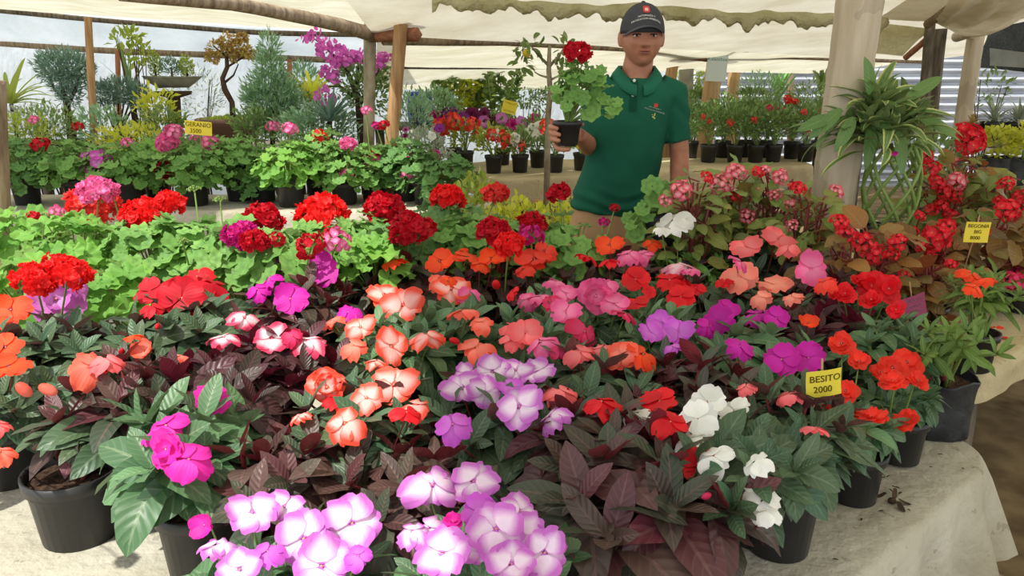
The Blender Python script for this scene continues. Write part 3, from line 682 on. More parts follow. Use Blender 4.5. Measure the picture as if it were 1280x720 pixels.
# ---------------------------------------------------------------- foliage
def polar(r, n, zlo, zhi):
    a = r.uniform(0, 2 * math.pi, n); z = r.uniform(zlo, zhi, n); q = np.sqrt(1 - z * z); return np.stack([q * np.cos(a), q * np.sin(a), z], 1)
def whorl_foliage(mb, base, top, spread, L, W, nst=9, whorls=3, per=6, seed=0, droop=.75, skirt=True, lean=(0, 0), dense_=1.0, stem=1):
    """New Guinea impatiens: stems fanning out of the pot, whorls of pointed leaves"""
    r = np.random.default_rng(seed); base = np.asarray(base, float); H = top - base[2]
    O, D, Nn, LL, dr = [], [], [], [], []
    for i in range(nst):
        a = 2 * math.pi * i * .381966 + r.normal(0, .2); q = spread * math.sqrt((i + .4) / nst) * r.uniform(.85, 1.05)
        tip = base + [math.cos(a) * q + lean[0], math.sin(a) * q + lean[1], H * (1 - .28 * (q / spread) ** 2) * r.uniform(.88, 1.04)]
        mid = base + (tip - base) * [.35, .35, .55]
        mb.tube([base + [math.cos(a) * .012, math.sin(a) * .012, -.02], mid, tip], [.006, .005, .003], 5, stem, cap=False)
        ax = nrm(tip - mid)
        for wv in range(whorls):
            f = wv / max(1, whorls - 1); c = tip * (1 - f * .62) + mid * f * .62
            kk = per if wv else max(3, per - 1)
            for j in range(kk):
                b = 2 * math.pi * j / kk + wv * .6 + r.normal(0, .2)
                el = (.75 if wv == 0 else .25 - .35 * f) + r.normal(0, .15)
                fr = frame(nrm(ax * .6 + np.array([0, 0, .7])))
                d = fr @ np.array([math.cos(b) * math.cos(el), math.sin(b) * math.cos(el), math.sin(el)])
                O.append(c + ax * r.uniform(-.012, .012)); D.append(d)
                up = fr[:, 2] if wv or True else np.array([0, 0, 1.0]); Nn.append(nrm(up + .25 * r.normal(0, 1, 3)))
                LL.append(L * (.62 if wv == 0 else 1.0) * r.uniform(.75, 1.15)); dr.append(droop * (.35 if wv == 0 else 1.0) * r.uniform(.5, 1.3))
    LL = np.array(LL)
    leaves(mb, np.array(O), np.array(D), np.array(Nn), LL, LL * W * r.uniform(.85, 1.15, len(LL)), np.array(dr), .32, .75, .85, 7, 4, 0, .03, 0.3, r)
def geranium_foliage(mb, base, R, H, leaf=.045, n=60, seed=0, ruff=.1, center=None, zlo=-.25):
    r = np.random.default_rng(seed); base = np.asarray(base, float); c = np.asarray(center if center is not None else base + [0, 0, H * .45], float)
    d = polar(r, n, zlo, 1.0); q = r.uniform(.45, 1.0, n) ** .7
    O = c + d * q[:, None] * [R, R, H * .6]; N = nrm(d * [.7, .7, .5] + [0, 0, .75] + r.normal(0, .28, (n, 3)))
    D = nrm(d * [1, 1, -.2] + r.normal(0, .3, (n, 3)))
    round_leaves(mb, O, N, D, leaf * r.uniform(.6, 1.25, n), .1, ruff, 7, 0, r)
    for o_, dd in zip(O[::2], D[::2]):
        m_ = base + (o_ - base) * [.45, .45, .6]
        mb.tube([base + [0, 0, -.02], m_, o_], [.004, .003, .002], 4, 1, cap=False)
def ball_leaves(mb, c, R, n, L, W, seed=0, zlo=-.5, fill=.45, up=.5, droop=.4, nu=3, nv=2, mi=0, jit=.5, base=.8, tip=.8):
    r = np.random.default_rng(seed); d = polar(r, n, zlo, 1.0); q = r.uniform(fill, 1.0, n) ** .6
    R = np.broadcast_to(R, (3,)); lump = 1 + .16 * np.sin(d[:, 0] * 5 + seed) * np.cos(d[:, 1] * 4 + seed * 2) + .08 * np.sin(d[:, 2] * 9 + d[:, 0] * 7)
    O = np.asarray(c) + d * (q * lump)[:, None] * R; D = nrm(d + [0, 0, up] + r.normal(0, jit, (n, 3)))
    LL = L * r.uniform(.6, 1.2, n)
    leaves(mb, O, D, nrm(d * .4 + [0, 0, .8] + r.normal(0, .4, (n, 3))), LL, LL * W, droop, .25, base, tip, nu, nv, mi, 0, 0, r)

def tocam(p): return nrm(CAM - p)
def bloom_dir(p, up=.75, cam_=.75, jit=.32):
    return nrm(np.array([0, 0, up]) + tocam(p) * cam_ + rng.normal(0, jit, 3))

# ---------------------------------------------------------------- impatiens plants
def impatiens(label, c, leaf='dark', flowers=(), L=.105, W=.40, spread=.14, nst=9, per=6, whorls=3, zt=ZT, top=.90, zf=.93, zc=.84, potr=.075, poth=.14, potat=None, kind='open', group='impatiens on the front table', pot=True, seed=None, lean=(0, 0), base_pos=None, name='potted_impatiens', buds=()):
    ctr = onz(c[0], c[1], zc) if base_pos is None else np.array(base_pos)
    b = np.array([ctr[0], ctr[1], zt]) if potat is None else onz(potat[0], potat[1], zt)
    seed = int(c[0] * 7 + c[1] * 3) if seed is None else seed; r = np.random.default_rng(seed)
    t = thing(name, label, 'potted flower', b, group)
    if pot == 'bag': bag_parts(t, potr, poth)
    elif pot: pot_parts(t, potr, poth)
    mb = MB(); off = ctr[:2] - b[:2]
    whorl_foliage(mb, (0, 0, poth - .02), top - zt, spread, L, W, nst, whorls, per, seed, lean=(off[0] + lean[0], off[1] + lean[1]))
    mats = {'bronze': 'bronze', 'wine': 'wine'}
    fl = []
    for f in flowers:
        px, py, s, col = f[:4]; kd = f[4] if len(f) > 4 else kind; dz = f[5] if len(f) > 5 else 0
        p = onz(px, py, zf + dz + r.uniform(-.012, .012)); R = .5 * s * mpp(p) * (1.12 if kd != 'flop' else 1.14) * (1.1 if col == 'lavender' else 1)
        nn = bloom_dir(p) if kd != 'flop' else bloom_dir(p, 1.0, .25, .3)
        fl.append((p, nn, R, kd, col))
        q = np.array([off[0] * .5 + (p[0] - b[0]) * .5, off[1] * .5 + (p[1] - b[1]) * .5, (top - zt) * .7])
        e = p - b - nn * R * .5
        mb.tube([q, (q + e) / 2 + [0, 0, -.01], e], [.0022, .002, .0016], 4, 1, cap=False)
    mb.build('foliage', [M[leaf], M['stemred'] if leaf in ('bronze', 'dark', 'wine') else M['stemgrn']], t)
    for p, nn, R, kd, col in fl: put_flower(t, b, p, nn, R, kd, col)
    for (px, py, s, col) in buds:
        p = onz(px, py, zf); mbb = MB(); R = s * mpp(p) * .5; mbb.ball((0, 0, 0), (R * .6, R * .6, R), 10, 8, 0, frame(bloom_dir(p, .6, .2, .5)))
        o = mbb.build('bud', M['pet_' + col], t); o.location = p - b
    return t

# ---------------------------------------------------------------- geraniums
def geranium(label, c, z=.92, leaf='ger', heads=(), R=.17, H=.24, n=70, lf=.042, zt=ZT, potr=.08, poth=.15, kind='head', group='geraniums on the front table', name='potted_geranium', potat=None, seed=None, zh=1.02, show_pot=True, ruff=.1):
    ctr = onz(c[0], c[1], z); b = np.array([ctr[0], ctr[1], zt]) if potat is None else onz(potat[0], potat[1], zt)
    seed = int(c[0] * 5 + c[1] * 11) if seed is None else seed; r = np.random.default_rng(seed)
    t = thing(name, label, 'potted flower', b, group)
    pot_parts(t, potr, poth)
    mb = MB(); geranium_foliage(mb, (0, 0, poth), R, H, lf, n, seed, ruff, center=ctr - b)
    mb.build('foliage', [M[leaf], M['stemgrn']], t)
    for h in heads:
        px, py, s, col = h[:4]; kd = h[4] if len(h) > 4 else kind
        p = onz(px, py, zh) if len(h) < 6 else aty(px, py, h[5]); Rr = .5 * s * mpp(p) * 1.05
        if len(h) < 6 and abs(p[1] - ctr[1]) > R * 2.2: p = aty(px, py, ctr[1] + R * .8 * np.sign(p[1] - ctr[1])); Rr = .5 * s * mpp(p) * 1.05
        ho = put_flower(t, b, p, nrm(np.array([0, 0, 1.0]) + rng.normal(0, .15, 3) + tocam(p) * .25), Rr, kd, col, 'flower_head')
        m2 = MB(); e = p - b - np.array([0, 0, Rr * .2]); s0 = (ctr - b) * [1, 1, .75]; s0 = s0 + (e - s0) * [.55, .55, 0]
        if e[2] < s0[2] + .03: s0[2] = e[2] - .06
        m2.tube([s0, (s0 + e) / 2 + r.normal(0, .006, 3), e], .0028, 5, 0, cap=False)
        so = m2.build('flower_stalk', M['stemgrn'], t)
    return t
# ================================================================ front table
I = impatiens
I('potted impatiens with glowing lavender-pink white-eyed blooms at the bottom edge, nearest the standing black pot', (345, 712), 'mid',
  [(315, 642, 56, 'lavender'), (380, 674, 64, 'lavender'), (272, 682, 44, 'lavender', 'flop'), (356, 634, 42, 'lavender'), (440, 655, 62, 'lavender'), (402, 708, 68, 'lavender'), (256, 656, 32, 'hotpink', 'cup'), (300, 712, 50, 'lavender'), (448, 695, 34, 'orchid', 'flop'), (335, 690, 40, 'orchid', 'flop')], L=.10, zf=.90, top=.85, spread=.12)
I('potted impatiens with lavender blooms around one hot pink half-open bud at the bottom edge', (603, 700), 'mid',
  [(540, 607, 60, 'lavender', 'flop'), (592, 603, 52, 'lavender'), (598, 642, 48, 'orchid'), (535, 662, 44, 'lavender', 'flop'), (566, 651, 24, 'hotpink', 'double'), (553, 694, 64, 'lavender'), (620, 662, 62, 'lavender'), (602, 686, 56, 'lavender'), (652, 668, 52, 'lavender'), (682, 692, 60, 'lavender'), (650, 640, 44, 'lavender'), (640, 706, 56, 'lavender'), (515, 665, 36, 'lavender', 'flop')], L=.10, zf=.90, top=.85, spread=.12)
I('dark-leaved plant whose big open pot stands on bare white cloth at the lower left', (158, 535), 'dark', [(112, 460, 50, 'coral', 'flop', .0), (132, 450, 40, 'salmonpink', 'flop', .02)], L=.12, spread=.10, potat=(104, 668), potr=.088, poth=.15, top=.86, zc=.80, nst=7, whorls=2, buds=[(30, 487, 24, 'coral'), (60, 487, 24, 'coral')])
I('impatiens with three shining magenta blooms over large striped grey-green leaves', (240, 590), 'mid',
  [(266, 500, 42, 'hotpink', 'open', .0), (208, 533, 52, 'hotpink', 'flop'), (208, 562, 46, 'hotpink', 'double'), (236, 575, 52, 'hotpink', 'flop'), (190, 545, 30, 'hotpink', 'flop')], L=.135, W=.42, spread=.13, zc=.80, zf=.92, nst=8)
I('bronze-leaved impatiens with one scarlet bloom leaning towards the white flowers, huge dark green lower leaves', (800, 632), 'bronze',
  [(873, 585, 52, 'red', 'open', .0)], L=.155, W=.40, spread=.16, nst=9, zc=.82, zf=.90, top=.88, buds=[(742, 530, 12, 'rose'), (883, 620, 14, 'rose')])
I('white-flowered impatiens with fresh green leaves in a black pot at the cloth edge', (925, 610), 'dark',
  [(884, 503, 44, 'white'), (873, 524, 46, 'white'), (918, 514, 38, 'white'), (797, 518, 36, 'white', 'flop'), (893, 572, 48, 'white', 'flop'), (945, 578, 40, 'white', 'flop'), (950, 618, 46, 'white', 'flop', -.04), (957, 640, 34, 'white', 'flop', -.06), (860, 550, 40, 'white', 'flop')], L=.11, spread=.12, potat=(940, 668), zc=.84, zf=.92, seed=55)
I('impatiens with coral blooms and orange-backed leaves in the black pot at the lower left edge', (-2, 520), 'dark', [(-4, 532, 40, 'salmonpink', 'flop', -.02), (0, 565, 34, 'coral', 'flop', -.02)], L=.12, spread=.11, potat=(16, 598), potr=.085, zc=.8, top=.86)
I('bare-topped bronze plant between the coral bloom and the magenta impatiens', (165, 505), 'bronze', [(165, 421, 24, 'orange', 'flop'), (225, 446, 26, 'coral', 'flop'), (180, 438, 26, 'coral', 'cup')], L=.12, spread=.14, buds=[(152, 440, 12, 'crimson'), (197, 408, 12, 'crimson')])
I('impatiens with salmon blooms starred in white, lowest of the coral kinds', (452, 540), 'dark',
  [(409, 484, 48, 'coralstar', 'double'), (418, 499, 28, 'red', 'flop'), (459, 498, 40, 'coralstar'), (493, 482, 60, 'coralstar'), (520, 508, 40, 'coralstar', 'flop'), (374, 521, 28, 'coralstar', 'flop'), (431, 530, 50, 'coralstar', 'flop'), (508, 516, 34, 'red', 'flop')], L=.12, spread=.15)
I('plain bronze foliage plant with a single low coral bloom, between the two lavender kinds', (360, 590), 'bronze', [(390, 577, 40, 'coral', 'flop', -.12)], L=.12, spread=.14, top=.86)
I('bronze plant without open flowers in the gap behind the lavender blooms at the bottom', (520, 585), 'bronze', [], L=.12, spread=.15, top=.85, nst=8)
I('impatiens with pale-centred lavender blooms in the middle of the table', (628, 530), 'dark',
  [(578, 486, 46, 'lavender'), (607, 492, 42, 'lavender'), (615, 466, 44, 'lavender'), (650, 509, 52, 'lavender'), (673, 467, 46, 'lavender'), (645, 464, 38, 'lavender'), (689, 521, 38, 'lavender', 'flop'), (566, 531, 42, 'orchid', 'flop'), (637, 485, 34, 'orchid'), (582, 468, 30, 'lavender')], L=.115, spread=.15)
I('dark green impatiens with one scarlet bloom seen side-on, just left of the white flowers', (745, 560), 'bronze', [(825, 503, 50, 'red'), (838, 528, 42, 'red', 'flop'), (752, 503, 44, 'red', 'flop')], L=.12, spread=.14)
I('dark glossy impatiens with one small pink bloom, beside the yellow BESITO card', (985, 545), 'dark', [(985, 494, 30, 'salmonpink', 'flop'), (1020, 536, 30, 'salmonpink', 'flop'), (932, 484, 22, 'salmonpink', 'flop')], L=.115, spread=.13, seed=91)
# third row
I('orange-red impatiens cut by the left edge', (-12, 455), 'dark', [(14, 388, 46, 'orange'), (8, 435, 44, 'orange'), (12, 460, 50, 'orange'), (-8, 405, 40, 'orange')], L=.12, spread=.13)
I('impatiens with a single wide lilac-pink bloom below the red geraniums', (78, 440), 'dark', [(70, 374, 62, 'lilac', 'double')], L=.125, spread=.14, seed=12)
I('wine-dark foliage plant without open flowers behind the magenta blooms', (285, 500), 'wine', [], L=.12, spread=.16, nst=10)
I('impatiens with small pink-and-white striped blooms over wine-dark leaves', (335, 465), 'wine',
  [(340, 424, 44, 'bicolor'), (385, 427, 42, 'bicolor', 'flop'), (280, 423, 42, 'bicolor', 'flop'), (305, 398, 36, 'bicolor', 'flop'), (365, 420, 24, 'rose', 'flop')], L=.12, spread=.16)
I('impatiens with big coral white-starred blooms at the centre of the table', (500, 440), 'mid',
  [(488, 434, 50, 'coralstar'), (451, 410, 38, 'coralstar'), (505, 382, 52, 'coralstar'), (479, 370, 42, 'coralstar'), (533, 420, 42, 'coralstar', 'flop'), (441, 433, 32, 'coral', 'flop'), (416, 401, 34, 'coral', 'flop'), (470, 452, 26, 'coralstar', 'flop')], L=.11, spread=.15)
I('impatiens with drooping salmon blooms and bright green shoots, right of the coral stars', (575, 425), 'mid',
  [(564, 362, 48, 'coralstar'), (596, 436, 46, 'coral', 'flop'), (581, 389, 36, 'coral', 'flop'), (549, 353, 30, 'coral', 'flop'), (603, 404, 30, 'coral', 'flop'), (585, 372, 28, 'pink')], L=.11, spread=.14, buds=[(568, 426, 14, 'red')])
I('impatiens with coral-orange blooms seen side-on behind the lavender ones', (735, 495), 'dark',
  [(779, 446, 46, 'coral'), (803, 444, 38, 'orange', 'flop'), (725, 441, 38, 'salmonpink', 'flop'), (699, 489, 42, 'salmonpink', 'flop'), (750, 437, 28, 'salmonpink', 'flop')], L=.115, spread=.15)
I('dark plant without flowers in front of the orchid-purple blooms', (855, 495), 'bronze', [], L=.11, spread=.15, nst=10, seed=4)
I('violet-magenta impatiens left of the yellow BESITO card', (945, 455), 'mid',
  [(977, 450, 42, 'violet'), (1011, 448, 40, 'violet'), (924, 434, 36, 'violet', 'flop'), (970, 398, 30, 'violet'), (898, 402, 40, 'violet'), (909, 387, 30, 'violet'), (945, 394, 34, 'violet', 'flop'), (885, 408, 26, 'violet', 'flop')], L=.105, spread=.15, seed=3)
# fourth row
I('crimson impatiens over bluish-dark leaves in front of the light green geraniums', (228, 415), 'dark',
  [(187, 366, 40, 'crimson'), (228, 373, 54, 'crimson'), (265, 357, 54, 'crimson', 'flop'), (247, 346, 34, 'red', 'flop'), (190, 384, 26, 'crimson', 'flop')], L=.125, spread=.15, seed=6)
I('vivid violet impatiens behind the striped blooms', (375, 385), 'bronze',
  [(363, 374, 42, 'violet'), (435, 391, 32, 'violet', 'flop'), (391, 321, 46, 'violet', 'flop'), (403, 339, 44, 'violet'), (370, 318, 32, 'violet', 'flop'), (337, 351, 34, 'violet', 'flop'), (356, 327, 26, 'violet', 'flop'), (362, 358, 24, 'violet', 'flop'), (322, 362, 28, 'violet', 'flop')], L=.11, spread=.15)
I('rose-pink impatiens with medium green leaves, right of the drooping salmon blooms', (665, 435), 'mid',
  [(657, 416, 40, 'salmonpink'), (640, 424, 30, 'salmonpink', 'flop'), (676, 428, 38, 'pink', 'flop'), (645, 412, 34, 'salmonpink', 'flop'), (730, 415, 40, 'rose', 'flop'), (700, 440, 22, 'rose', 'flop')], L=.115, spread=.15)
I('pink impatiens with a tight group of small clear pink blooms', (700, 395), 'mid',
  [(707, 391, 40, 'pink'), (707, 368, 30, 'pink'), (676, 372, 38, 'pink', 'flop'), (696, 353, 30, 'pink', 'flop'), (660, 375, 26, 'pink', 'flop'), (690, 380, 24, 'rose')], L=.10, spread=.13)
I('impatiens with layered pale pink blooms left of the pure red ones', (752, 400), 'mid',
  [(745, 370, 44, 'pink', 'double'), (768, 382, 38, 'pink'), (782, 393, 28, 'rose', 'flop'), (757, 360, 28, 'pink')], L=.10, spread=.13)
I('orchid-purple impatiens behind the coral-orange ones', (830, 430), 'mid',
  [(834, 412, 48, 'orchid'), (848, 414, 38, 'orchid'), (812, 416, 32, 'orchid'), (823, 404, 32, 'orchid'), (840, 434, 26, 'orchid', 'flop')], L=.10, spread=.13)
I('pure red impatiens in the fourth row, behind the orchid-purple blooms', (820, 375), 'mid',
  [(794, 350, 36, 'red'), (837, 351, 38, 'red', 'flop'), (851, 372, 34, 'red'), (793, 380, 34, 'red'), (855, 350, 26, 'red', 'flop'), (810, 364, 20, 'red')], L=.10, spread=.14)
I('dark green plant with one orange bud, between the violet blooms and the bamboo', (1010, 420), 'wine', [(1010, 404, 22, 'orange', 'cup')], L=.105, spread=.14, nst=10)
I('large glossy green impatiens without flowers, beside the pink blank card', (1118, 438), 'mid', [], L=.10, W=.36, spread=.10, nst=7, zc=.86, top=.92, seed=8)
I('spiky bronze-purple plant without flowers in front of the bamboo foot', (1035, 385), 'wine', [], L=.09, W=.28, spread=.13, nst=10, per=8, top=.92)
# fifth row
I('orange-red impatiens behind the coral stars, under the deep red geranium head', (500, 355), 'bronze',
  [(492, 327, 34, 'orange', 'flop'), (550, 327, 34, 'orange'), (560, 352, 20, 'orange', 'flop')], L=.11, spread=.15, zf=.95)
I('orange-red impatiens with a row of five blooms in front of the crimson geranium', (595, 350), 'bronze',
  [(584, 323, 36, 'orange'), (614, 324, 34, 'orange'), (600, 331, 26, 'orange', 'flop'), (628, 318, 26, 'orange', 'flop'), (574, 314, 20, 'orange', 'flop')], L=.11, spread=.14, zf=.95, buds=[(620, 356, 18, 'red')])
I('orange-red impatiens with long dark leaves, left of the khaki trousers', (668, 352), 'bronze',
  [(668, 326, 46, 'scarlet'), (680, 314, 30, 'scarlet', 'flop'), (655, 337, 26, 'scarlet', 'flop'), (640, 365, 20, 'red', 'flop')], L=.11, spread=.14, zf=.95)
I('orange-red impatiens right in front of the khaki trousers', (758, 345), 'bronze',
  [(762, 308, 36, 'orange'), (735, 322, 30, 'red', 'flop'), (760, 326, 24, 'red', 'flop'), (786, 318, 30, 'pink', 'flop'), (803, 319, 30, 'pink', 'flop')], L=.11, spread=.15, zf=.97)
I('soft pink impatiens with narrow green leaves under the white blooms', (858, 340), 'fresh',
  [(848, 332, 40, 'palepink', 'flop'), (862, 338, 28, 'pink', 'flop'), (815, 303, 22, 'orange', 'flop'), (842, 276, 42, 'white', 'flop', .08), (829, 286, 26, 'white', 'flop', .08)], L=.09, W=.3, spread=.14, per=8, zf=.95)
I('peach-coloured impatiens before the bamboo post', (950, 385), 'dark',
  [(925, 347, 44, 'peach'), (968, 358, 44, 'peach'), (950, 372, 26, 'peach', 'flop'), (990, 372, 26, 'peach', 'flop')], L=.105, spread=.14, zf=.95)
I('strong pink impatiens with side-facing blooms next to the bamboo post', (945, 335), 'dark',
  [(932, 310, 38, 'salmonpink'), (972, 299, 40, 'salmonpink'), (1013, 337, 42, 'pink'), (985, 310, 26, 'salmonpink', 'flop'), (925, 328, 24, 'pink', 'flop'), (1030, 353, 28, 'scarlet', 'flop')], L=.105, spread=.15, zf=.99)
I('dark impatiens with two small reds, in the gap before the spiky bronze plant', (895, 385), 'dark', [(905, 352, 20, 'red', 'flop'), (870, 360, 22, 'red', 'flop')], L=.105, spread=.15, seed=31)
I('red impatiens with ruffled clustered blooms beside the blank pink card', (1080, 385), 'mid',
  [(1090, 357, 34, 'red', 'double'), (1111, 361, 34, 'red', 'double'), (1089, 375, 28, 'red', 'double'), (1056, 367, 28, 'red', 'double'), (1120, 387, 22, 'red', 'double'), (1075, 350, 24, 'red', 'double'), (1045, 366, 20, 'red', 'double')], L=.09, W=.3, spread=.12, zf=.96)
# small potted reds by the edge
I('compact coral-red impatiens in the black pot nearest the cloth edge', (1062, 525), 'mid',
  [(1056, 489, 32, 'scarlet', 'double'), (1030, 521, 36, 'scarlet', 'double'), (1088, 522, 38, 'scarlet', 'double'), (1074, 452, 30, 'scarlet', 'double', .03), (1052, 430, 32, 'scarlet', 'double', .04)], L=.075, W=.36, spread=.085, potat=(1064, 622), potr=.062, poth=.12, zc=.80, top=.82, zf=.86, per=6)
I('compact coral-red impatiens in the second small pot, before the black grow bag', (1118, 490), 'mid',
  [(1115, 460, 36, 'scarlet', 'double'), (1133, 453, 36, 'scarlet', 'double'), (1116, 477, 32, 'scarlet', 'double'), (1147, 476, 28, 'scarlet', 'double'), (1102, 466, 28, 'scarlet', 'double'), (1131, 525, 32, 'scarlet', 'double', -.06), (1138, 470, 30, 'scarlet', 'double')], L=.075, W=.36, spread=.085, potat=(1122, 574), potr=.058, poth=.115, zc=.80, top=.82, zf=.87)
# hanging leaves over the rim belong to the first one
t = I('lanky balsam with reddish stems in the big black grow bag, front table corner', (1188, 432), 'olive', [], L=.07, W=.27, spread=.10, nst=6, per=7, whorls=2, potat=(1166, 536), potr=.082, poth=.155, pot='bag', zc=.95, top=1.0, seed=5, name='bagged_balsam')
mb = MB()
b = np.array(t.location)
for (px, py, z) in ((1200, 400, .93), (1185, 420, .92), (1210, 425, .9), (1175, 440, .88)):
    e = onz(px, py, z) - b; mb.tube([(0, 0, .13), e * [.3, .3, .6] + [.01, 0, 0], e], [.009, .008, .005], 7)
mb.build('stem', M['stemred'], t)
I('leafy green balsam with orange blooms on the begonia table edge', (1232, 360), 'olive', [(1213, 343, 30, 'orange', 'flop'), (1228, 350, 28, 'orange', 'flop'), (1218, 360, 22, 'orange', 'flop')], L=.07, W=.24, spread=.09, nst=8, per=8, zt=Z4, poth=.11, potr=.055, zc=.95, top=.99, zf=1.02, seed=21, group='plants on the right-hand table')

# ---------------------------------------------------------------- front geraniums
G = geranium
G('light-leaved geranium under the coral-red head topped with pink, left', (95, 320), .90, 'gerlight', [(116, 255, 58, 'gerancoral'), (122, 240, 44, 'geranpink')], n=80, ruff=.16)
G('geranium with the wide orange-red head above the crimson impatiens', (190, 318), .90, 'ger', [(180, 270, 52, 'geranred'), (212, 254, 36, 'geranred'), (138, 232, 12, 'geranred', 'budhead')], n=80)
G('geranium with two scarlet heads spreading beside the left wooden post', (40, 375), .88, 'gerlight', [(44, 350, 50, 'geranred', 'head'), (84, 343, 52, 'geranred', 'head'), (70, 330, 34, 'geranred', 'loose')], n=60)
G('light green geranium without open heads at the far left of the table', (30, 300), .88, 'gerlight', [(56, 268, 18, 'geranpink', 'budhead'), (70, 266, 20, 'geranpink', 'loose'), (42, 270, 16, 'gerandeep', 'loose')], n=70, ruff=.16)
G('geranium with only green seed heads, between the red and the magenta ones', (258, 325), .88, 'ger', [(243, 236, 22, 'geranred', 'budhead'), (275, 249, 20, 'geranred', 'budhead'), (228, 300, 18, 'geranred', 'budhead')], n=80)
G('geranium with a magenta head beside a dark red head', (305, 335), .90, 'ger', [(302, 295, 44, 'geranmagenta'), (328, 275, 48, 'gerandeep'), (318, 302, 34, 'gerandeep')], n=75)
G('geranium with the big open orange-red head left of the two deep red ones', (405, 318), .90, 'ger', [(403, 271, 62, 'geranred'), (412, 292, 18, 'gerandeep', 'loose')], n=75)
G('geranium with small crimson and speckled pink heads among the violet impatiens', (360, 345), .89, 'ger', [(388, 307, 36, 'gerandeep', 'loose'), (422, 300, 34, 'geranpink', 'loose'), (345, 300, 24, 'gerandeep', 'loose')], n=60)
G('geranium with the velvety deep red head at the centre', (500, 325), .89, 'gerdark', [(512, 288, 52, 'gerandeep'), (532, 285, 26, 'gerandeep')], n=70)
G('geranium with the crimson head just above the velvety deep red one', (455, 318), .88, 'ger', [(481, 263, 50, 'gerandeep')], n=75)
G('pale ruffled geranium without flowers in front of the central red heads', (470, 332), .91, 'gerlight', [], n=50, R=.13, H=.16, ruff=.2)
G('geranium with the orange-red head on a tall bare stalk behind the centre', (580, 318), .90, 'ger', [(560, 248, 42, 'geranred')], n=70)
G('geranium with a coral-red head on a long stalk, before the tan table corner', (560, 300), .90, 'gerdark', [(620, 243, 32, 'gerancoral')], n=60, seed=77)
G('geranium with the round crimson head in front of the yellow ground flowers', (625, 325), .89, 'ger', [(618, 290, 44, 'gerandeep'), (636, 306, 36, 'geranred')], n=60)
G('geranium with one red head above a magenta head beside the trousers', (665, 320), .90, 'ger', [(665, 279, 34, 'gerandeep'), (664, 294, 30, 'geranmagenta', 'loose')], n=55)
G('geranium with the tall dark red head at the hem of the green shirt', (710, 320), .90, 'ger', [(699, 242, 30, 'gerandeep'), (768, 260, 13, 'gerandeep', 'loose'), (755, 278, 14, 'geranmagenta', 'loose')], n=45)

G('low pale geranium stems and leaves between the red geraniums and the crimson impatiens', (150, 372), .86, 'gerlight', [], n=40, R=.12, H=.16, ruff=.15)
# tall grow bag by the person's side
p = aty(822, 281, 2.62)
t = thing('bagged_geranium', 'trailing geranium in a tall black grow bag beside the hip of the person', 'potted flower', (p[0], p[1], ZT))
bag_parts(t, .062, .43)
mb = MB(); r_ = np.random.default_rng(5)
q = np.array([aty(x, y, 2.55 + .03 * math.sin(x)) for x, y in ((820, 247), (812, 257), (803, 262), (800, 276), (790, 282), (795, 290), (815, 233), (808, 268), (826, 240), (786, 274))]) - np.array([p[0], p[1], ZT])
round_leaves(mb, q, nrm(np.array([0, -.8, .7]) + r_.normal(0, .3, (10, 3))), r_.normal(0, 1, (10, 3)), r_.uniform(.022, .045, 10), .1, .12, 7, 0, r_)
for e in q: mb.tube([(0, 0, .40), (e + [0, 0, .46]) / 2 + [0, 0, .03], e], .0028, 5, 1, cap=False)
mb.build('foliage', [M['ger'], M['stemgrn']], t)
# ================================================================ second table: geraniums in a row
def G2(label, base, heads=(), leaf='ger', R=.20, H=.30, n=80, lf=.045, potr=.095, poth=.17, dz=.30, potm='pot', shift=0):
    return geranium(label, (base[0] + shift, base[1] - 40), 0, leaf, heads, R, H, n, lf, Z2, potr, poth, 'head', 'geraniums on the second table', potat=base, zh=1.0) 
def geran2(label, base, Y, cz, heads=(), leaf='ger', R=.2, H=.3, n=85, lf=.045, potr=.09, poth=.17, lean=0.0, ztab=Z2, group='geraniums on the second table', kind='loose'):
    b = aty(base, 250, Y); b = np.array([b[0], Y, ztab]); t = thing('potted_geranium', label, 'potted flower', b, group)
    pot_parts(t, potr, poth); mb = MB(); c = np.array([lean, 0, cz - ztab])
    c = c - [0, 0, .045]; geranium_foliage(mb, (0, 0, poth), R * 1.2, H * .95, lf * .8, int(n * 2.1), int(base * 3 + Y * 10), .12, c, -.75)
    mb.build('foliage', [M[leaf], M['stemgrn']], t)
    for h in heads:
        px, py, s, col = h[:4]; kd = h[4] if len(h) > 4 else kind; p = aty(px, py, Y - .08); Rr = .5 * s * mpp(p) * 1.05
        put_flower(t, b, p, nrm([rng.normal(0, .15), -.35, 1.0]), Rr, kd, col, 'flower_head')
        m2 = MB(); e = p - b; s0 = c + (e - c) * [.6, .6, 0]; m2.tube([s0, (s0 + e) / 2, e], .004, 5, 0, cap=False); m2.build('flower_stalk', M['stemgrn'], t)
    return t
geran2('dense geranium with a crimson head at the far left of the second table', 35, 4.85, .98, [(50, 181, 22, 'gerandeep'), (42, 150, 13, 'geranpink')], 'gerdark', R=.26, H=.34, n=120)
geran2('geranium with a violet-pink head above the coral-red one', 100, 4.85, .96, [(118, 203, 38, 'geranviolet')], 'ger', R=.22, n=110)
geran2('geranium with a faded crimson head in front of the yellow-green shrub', 165, 4.85, .95, [(207, 213, 30, 'gerandeep'), (222, 228, 18, 'gerancoral')], 'ger', R=.22, n=110)
geran2('geranium with two stacked pink heads below the yellow price card', 245, 4.82, .96, [(209, 179, 28, 'geranpink', 'head'), (216, 165, 24, 'geranpink'), (158, 178, 14, 'geranpink')], 'ger', R=.21, n=110)
geran2('geranium with a pale pink head in front of the big brown bowl', 300, 5.0, .98, [(264, 181, 26, 'geranpink'), (242, 172, 12, 'geranpink')], 'ger', R=.22, n=110)
